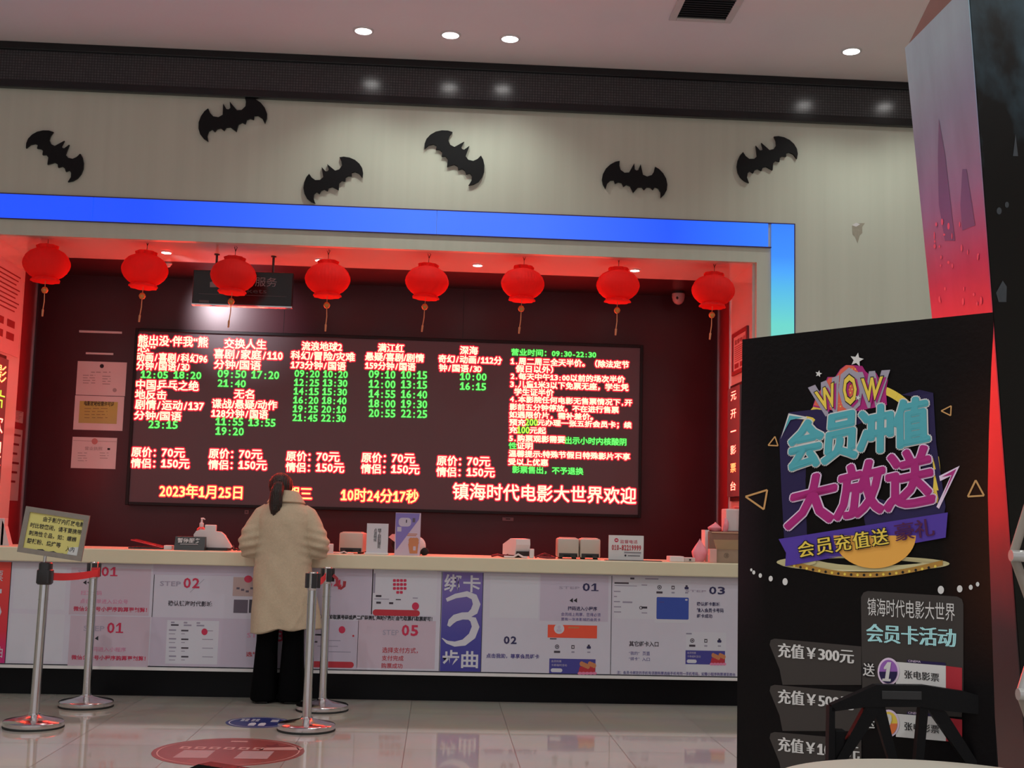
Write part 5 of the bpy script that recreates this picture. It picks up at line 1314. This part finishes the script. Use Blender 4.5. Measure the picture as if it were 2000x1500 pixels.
# price panels
b = Sheet(TLb, UXb, ZA, bwarp)
b.poly([(1687, 1166), (1692, 1157), (1700, 1154), (1872, 1165), (1881, 1170), (1884, 1180), (1884, 1350), (1881, 1400), (1690, 1388)], B_panel, .0024)
for y in (1247, 1337, 1429):
    b.poly([(1506, y+12), (1508, y+3), (1516, y), (1688, y+15), (1688, y+90), (1532, y+90), (1526, y+60)], B_panel, .0026+.0001*(y-1247)/90)
def bq(t, TL, TR, h, m, off=0.0, dbl=.7, lift=.0036):
    q = [TL, TR, (TR[0], TR[1]+h), (TL[0], TL[1]+h)]
    for i, dx in enumerate((-dbl, dbl) if dbl else (0,)): b.quad_text(t, [(x+dx, y) for x, y in q], m, off, lift+.0002*i)
bq('镇海时代电影大世界', (1700, 1167), (1868, 1178), 35, B_w, 0, 0); bq('会员卡活动', (1699, 1217), (1869, 1228), 36, B_cy, 0, 1.6)
for t, x1, y0, y1 in (('充值￥300元', 1673, 1255, 1268), ('充值￥500元', 1673, 1345, 1359), ('充值￥1000元', 1684, 1438, 1456)): bq(t, (1524, y0), (x1, y1), 28, B_w, 0, 1.2)
for i, (cy_, up, lo, num) in enumerate(((1311, B_pur2, B_navy, '1'), (1412, B_yel, pb('banner_tangerine', 200, 104, 58), '2'))):
    d = cy_-1311
    b.ell(1702, 1308+d, 13, 15, B_dk, .0034, 20); bq('送', (1692, 1294+d), (1714, 1296+d), 25, B_w, 0, .5, .0042)
    b.poly([(1755, 1292+d), (1852, 1300+d), (1852, 1346+d), (1755, 1337+d)], B_w, .0034); b.poly([(1851, 1300+d), (1882, 1304+d), (1882, 1348+d), (1851, 1346+d)], B_red, .0040)
    b.ell(1741, 1311+d, 21, 27, B_pw, .0046, 32); b.ell(1741, 1311+d, 17.5, 23, up, .0054, 32); b.ell(1741, 1311+d, 17.5, 23, lo, .0062, 16, 0, PI)
    for i, dx in enumerate((-1.6, -.5, .6, 1.6)): b.quad_text(num, [(1736+dx, 1292+d), (1750+dx, 1293+d), (1744+dx, 1330+d), (1731+dx, 1329+d)], B_w, 0, .0070+.0001*i)
    bq('张电影票', (1772, 1308+d), (1838, 1315+d), 16, B_dk, 0, .3, .0044)
    b.poly([(1776, 1288+d), (1850, 1294+d), (1850, 1300+d), (1776, 1293+d)], B_navy, .0030); b.quad_text('CINEMA', [(1779, 1288+d), (1803, 1290+d), (1803, 1294+d), (1779, 1292+d)], B_pw, 0, .0050)
b.build('price_print', bn)
# stand behind
back = -bs.n*.05
pc = lambda u, z: TLb+UXb*u+Vector((0, 0, z-2.1))+back
for a, c in ((pc(.02, 2.09), pc(WB-.10, .20)), (pc(WB-.02, 2.09), pc(.10, .20))):
    MB().tube([a-back*.8, a.lerp(c, .5), c], .007, M_plastic_d, 8).build('pole', bn, True)
MB().tube([pc(WB/2, 1.1), pc(WB/2, 0.02)-bs.n*.30], .009, M_plastic_d, 8).build('rear_leg', bn, True)
for u in (.10, WB-.10): MB().tube([pc(u, .20), pc(u, .012)+bs.n*.0], .009, M_plastic_d, 8).build('foot', bn, True)

# ================================================================== LEANING POSTER TOWER
YA_, YB_, YC_ = 5.3, 4.75, 5.2
def edge_pt(p0, p1, Y, z=None, y=None):
    a, b_ = onY(*p0, Y), onY(*p1, Y)
    k = (z-a.z)/(b_.z-a.z); return a.lerp(b_, k)
A0, A1 = ((1769, 93), (1822, 620)); B0, B1 = ((1893, 0), (1939, 608)); C0, C1 = ((2190, 0), (2222, 608))
tw = thing('poster_tower', 'leaning poster tower, pale blue to red print and dark print, at the right edge', 'display stand', (onY(1985, 1200, YB_).x, 5.1, 0))
zA = onY(1769, 93, YA_).z
bot = [edge_pt(A0, A1, YA_, 0), edge_pt(B0, B1, YB_, 0), edge_pt(C0, C1, YC_, 0)]
topA = edge_pt(A0, A1, YA_, zA)
def on_plane(px, py, a, b, c):
    n_ = (b-a).cross(c-a); d = ray(px, py); return EYE+d*((a-EYE).dot(n_)/d.dot(n_))
PB = lambda y: (1893+(y/608)*46, y)                  # the edge between both faces in the photograph
topB = on_plane(*PB(-34), bot[0], bot[1], topA)
topC = edge_pt(C0, C1, YC_, 3.9)
D = Vector((0, .55, 0))
core = [bot[0], bot[1], bot[2], bot[2]+D, topA, topB, topC, topC+D]
ctr = sum((p for p in core), Vector())/8
core = [p+(Vector((ctr.x, ctr.y, p.z))-p)*.012 for p in core]
MB().add(core, [(0, 1, 5, 4), (1, 2, 6, 5), (2, 3, 7, 6), (3, 0, 4, 7), (4, 5, 6, 7), (3, 2, 1, 0)], mat('tower_board', (.16, .075, .055), .7, noise=.1)).build('board_core', tw)
KT = .60
def tp(z, r, g, b_): return (z/3.5, S(r, g, b_, KT))
M_lt = gradmat('blue_red_poster_print', [tp(.4, 46, 28, 26), tp(1.0, 34, 14, 16), tp(1.28, 130, 24, 32), tp(1.45, 186, 38, 48), tp(2.15, 190, 46, 62), tp(2.45, 156, 50, 82), tp(2.75, 122, 98, 124), tp(3.1, 108, 114, 136), tp(3.4, 120, 144, 156)], 2, 0, 3.5, .4)
nt = M_lt.node_tree; b_ = nt.nodes['Principled BSDF']
n = nt.nodes.new('ShaderNodeTexNoise'); n.inputs['Scale'].default_value = 7; n.inputs['Detail'].default_value = 5
mp = nt.nodes.new('ShaderNodeMapping'); mp.inputs['Scale'].default_value = (1, 1, .35)
tc = [q for q in nt.nodes if q.type == 'TEX_COORD'][0]; nt.links.new(tc.outputs['Object'], mp.inputs[0]); nt.links.new(mp.outputs[0], n.inputs['Vector'])
mx = nt.nodes.new('ShaderNodeMix'); mx.data_type = 'RGBA'; mx.blend_type = 'OVERLAY'; mx.inputs[0].default_value = .25
src = b_.inputs['Base Color'].links[0].from_socket
nt.links.new(src, mx.inputs[6]); nt.links.new(n.outputs['Fac'], mx.inputs[7]); nt.links.new(mx.outputs[2], b_.inputs['Base Color'])
nl = (bot[1]-bot[0]).cross(topA-bot[0]).normalized()
if nl.dot(EYE-bot[0]) < 0: nl = -nl
pts4 = [bot[0], bot[1], on_plane(*PB(-30), bot[0], bot[1], topA), topA]
th = nl*.004
MB().add([p+th for p in pts4]+[p for p in pts4], [(0, 1, 2, 3), (7, 6, 5, 4)]+[(4+i, 4+(i+1) % 4, (i+1) % 4, i) for i in range(4)], M_lt).build('light_poster', tw)
sl_ = Sheet(pts4[0]+th, (bot[1]-bot[0]), nl.cross((bot[1]-bot[0]).normalized()))
M_sp = mat('poster_spire_print', S(88, 70, 100, KT), .4, noise=.1)
sl_.poly([(1834, 232), (1846, 300), (1862, 440), (1866, 470), (1846, 470), (1834, 400), (1832, 310)], M_sp, .001); sl_.poly([(1880, 330), (1888, 330), (1905, 440), (1880, 450), (1876, 400)], M_sp, .001)
M_drop = mat('poster_drop_print', S(200, 80, 98, KT), .4, noise=.1)
rnd = random.Random(4)
for i in range(26):
    y = rnd.uniform(430, 605); x = rnd.uniform(1812+.1*(y-430), 1912+.06*(y-430)); sl_.ell(x, y, rnd.uniform(1.0, 2.4), rnd.uniform(2, 8), M_drop, .0012+.00005*i, 10)
sl_.build('poster_motif', tw)
bb = [sl_.at(*sl_.uv(*p), -.006) for p in ((1769, 92), (1814, 0), (1862, -100), (1880, -60), (1876, 5), (1800, 100))]
MB().add([p for p in bb]+[p-nl*.012 for p in bb], [tuple(range(6)), tuple(reversed(range(6, 12)))]+[(i, 6+i, 6+(i+1) % 6, (i+1) % 6) for i in range(6)], mat('tower_top_board', (.17, .085, .065), .7, noise=.1)).build('top_board', tw)
def dark_poster():
    m = mat('dark_poster_print', (.01, .012, .016), .4, spec=.2); nt = m.node_tree; b = nt.nodes['Principled BSDF']
    tc = [q for q in nt.nodes if q.type == 'TEX_COORD'][0]
    n = nt.nodes.new('ShaderNodeTexNoise'); n.inputs['Scale'].default_value = 3.2; n.inputs['Detail'].default_value = 7; nt.links.new(tc.outputs['Object'], n.inputs['Vector'])
    sp = nt.nodes.new('ShaderNodeSeparateXYZ'); nt.links.new(tc.outputs['Object'], sp.inputs[0])
    r = nt.nodes.new('ShaderNodeMapRange'); r.inputs[1].default_value = 2.5; r.inputs[2].default_value = 3.6; r.inputs[3].default_value = -.22; r.inputs[4].default_value = .10; nt.links.new(sp.outputs[2], r.inputs[0])
    ad = nt.nodes.new('ShaderNodeMath'); ad.operation = 'ADD'; nt.links.new(n.outputs['Fac'], ad.inputs[0]); nt.links.new(r.outputs[0], ad.inputs[1])
    cr = nt.nodes.new('ShaderNodeValToRGB'); e = cr.color_ramp.elements; e[0].position = .42; e[0].color = (.003, .003, .004, 1); e[1].position = .72; e[1].color = (.045, .085, .115, 1)
    nt.links.new(ad.outputs[0], cr.inputs[0]); nt.links.new(cr.outputs[0], b.inputs['Base Color'])
    return m
nr = (bot[2]-bot[1]).cross(topB-bot[1]).normalized()
if nr.dot(EYE-bot[1]) < 0: nr = -nr
topC = topC - nr*((topC-bot[1]).dot(nr)); pts4 = [bot[1], bot[2], topC, topB]; th = nr*.004
MB().add([p+th for p in pts4]+[p for p in pts4], [(0, 1, 2, 3), (7, 6, 5, 4)]+[(4+i, 4+(i+1) % 4, (i+1) % 4, i) for i in range(4)], dark_poster()).build('dark_poster', tw)
sr_ = Sheet(pts4[0]+th, (bot[2]-bot[1]), nr.cross((bot[2]-bot[1]).normalized()))
M_gp = mat('poster_grey_print', (.05, .06, .075), .4, noise=.3, nscale=20)
sr_.poly([(1945, 572), (1958, 548), (1966, 560), (1965, 590), (1950, 590)], M_gp, .001); sr_.ell(1951, 412, 5, 7, M_gp, .001, 10); sr_.ell(1966, 400, 4, 6, M_gp, .0014, 10); sr_.poly([(1978, 305), (1983, 262), (1988, 305)], M_gp, .001)
sr_.build('poster_motif', tw)

# ================================================================== FOREGROUND: chair, round table, metal rack
M_chair = mat('black_moulded_plastic', (.004, .004, .005), .5, bump=.1, bscale=300, spec=.18)
M_chair2 = mat('grey_label_recess', (.022, .022, .024), .5, noise=.1)
YCH = 3.95
oc = onY(1783, 1380, YCH); OX = oc.x
cs = Sheet((OX, YCH, 0), XA, ZA)
def cpl(pts, dz=0): return [cs.uv(*p) for p in pts]
chair = thing('plastic_chair', 'black plastic chair with openwork back in front of the black banner', 'chair', (OX, YCH, 0), 0, 'black plastic chairs')
mb = MB()
def slab(pts, a, c, m=M_chair): mb.prism([(u, v) for u, v in cpl(pts)][::-1], -c, -a, XA, ZA, m)
T = .035
slab([(1624, 1377), (1712, 1338), (1808, 1339), (1886, 1351), (1930, 1364), (1942, 1382), (1942, 1398), (1842, 1388), (1800, 1381), (1694, 1381), (1626, 1390)], 0, T)
slab([(1620, 1378), (1631, 1384), (1631, 1500), (1618, 1500)], 0, T); slab([(1926, 1390), (1942, 1384), (1950, 1500), (1932, 1500)], 0, T)
slab([(1692, 1380), (1722, 1380), (1718, 1392), (1646, 1500), (1626, 1500)], .004, T-.004); slab([(1706, 1380), (1730, 1380), (1759, 1500), (1742, 1500)], .006, T-.006)
slab([(1798, 1380), (1815, 1382), (1804, 1500), (1788, 1500)], .004, T-.004); slab([(1812, 1382), (1842, 1386), (1850, 1392), (1918, 1500), (1894, 1500)], .006, T-.006)
slab([(1618, 1500), (1950, 1500), (1948, 1530), (1618, 1530)], 0, T)
mb.v = [(x, y+.35*x*x*0, z) for x, y, z in mb.v]
bo = mb.build('backrest', chair, False, False)
u0, v0, u1, v1 = cs.span(1722, 1800, 1349, 1366)
MB().box(u0, -.003, v1, u1, .001, v0, M_chair2, .002).build('label_recess', bo, False, False)
MB().box(-.24, -.45, .43, .24, .03, .455, M_chair, .010).build('seat', chair, False, False)
for sx in (-1, 1):
    MB().bar((sx*.235, .02, .74), (sx*.25, .075, 0), .034, .030, M_chair, Vector((0, 1, 0)), .004).build('leg', chair, False, False)
    MB().bar((sx*.215, -.42, .44), (sx*.235, -.46, 0), .034, .030, M_chair, Vector((0, 1, 0)), .004).build('leg', chair, False, False)
q = onY(474, 1500, 2.47)
ch2 = copy_tree(chair); ch2.location = (q.x, 2.47, 0); ch2['label'] = 'black chair showing only its top corner at the bottom edge, before the red sticker'
ch2.rotation_euler.z = -.6

M_top = mat('cream_table_laminate', (.56, .54, .46), .4, noise=.04)
tbx, tby = 1.255, 2.995
tb_ = thing('round_table', 'round cream table top edge at the bottom right, in front of the chair', 'table', (tbx, tby, 0))
MB().lathe([(.001, .750), (.432, .750), (.440, .745), (.440, .728), (.432, .722), (.001, .722)], M_top, 72, cap=False).build('table_top', tb_, True, False)
MB().lathe([(.03, .03), (.03, .722)], M_chrome, 24).build('column', tb_, True, False)
MB().lathe([(.24, 0), (.24, .012), (.05, .035), (.03, .04)], M_plastic_d, 40).build('foot_plate', tb_, True, False)

YR = 2.2
rk = thing('metal_rack', 'pale metal frame with crossed braces cut off by the right picture edge', 'rack', (onY(2040, 1200, YR).x, YR, 0))
M_alu = mat('pale_aluminium', (.55, .55, .54), .35, .7, noise=.05); M_tan = mat('tan_tube', (.30, .26, .22), .45, noise=.08)
for y in (1085, 1356):
    a = onY(1974 if y < 1200 else 1988, y, YR); MB().tube([a, a+Vector((.19, 0, -.002))], .0107, M_alu, 14).build('cross_bar', rk, True)
def zig(p, r, m=M_tan): MB().tube([onY(*k, YR+.012) for k in p], r, m, 10).build('brace', rk, True)
zig([(1978, 1086), (2045, 870)], .008); zig([(1980, 1086), (2045, 1265)], .0085); zig([(1993, 1356), (2045, 1190)], .0085, M_alu); zig([(1994, 1358), (2045, 1500)], .008)
Xp = onY(2050, 1200, YR).x
MB().tube([(Xp, YR+.012, 0), (Xp, YR+.012, 1.75)], .014, M_alu, 12).build('post', rk, True)
MB().tube([(Xp, YR-.14, .014), (Xp, YR+.16, .014)], .014, M_alu, 12).build('foot', rk, True)
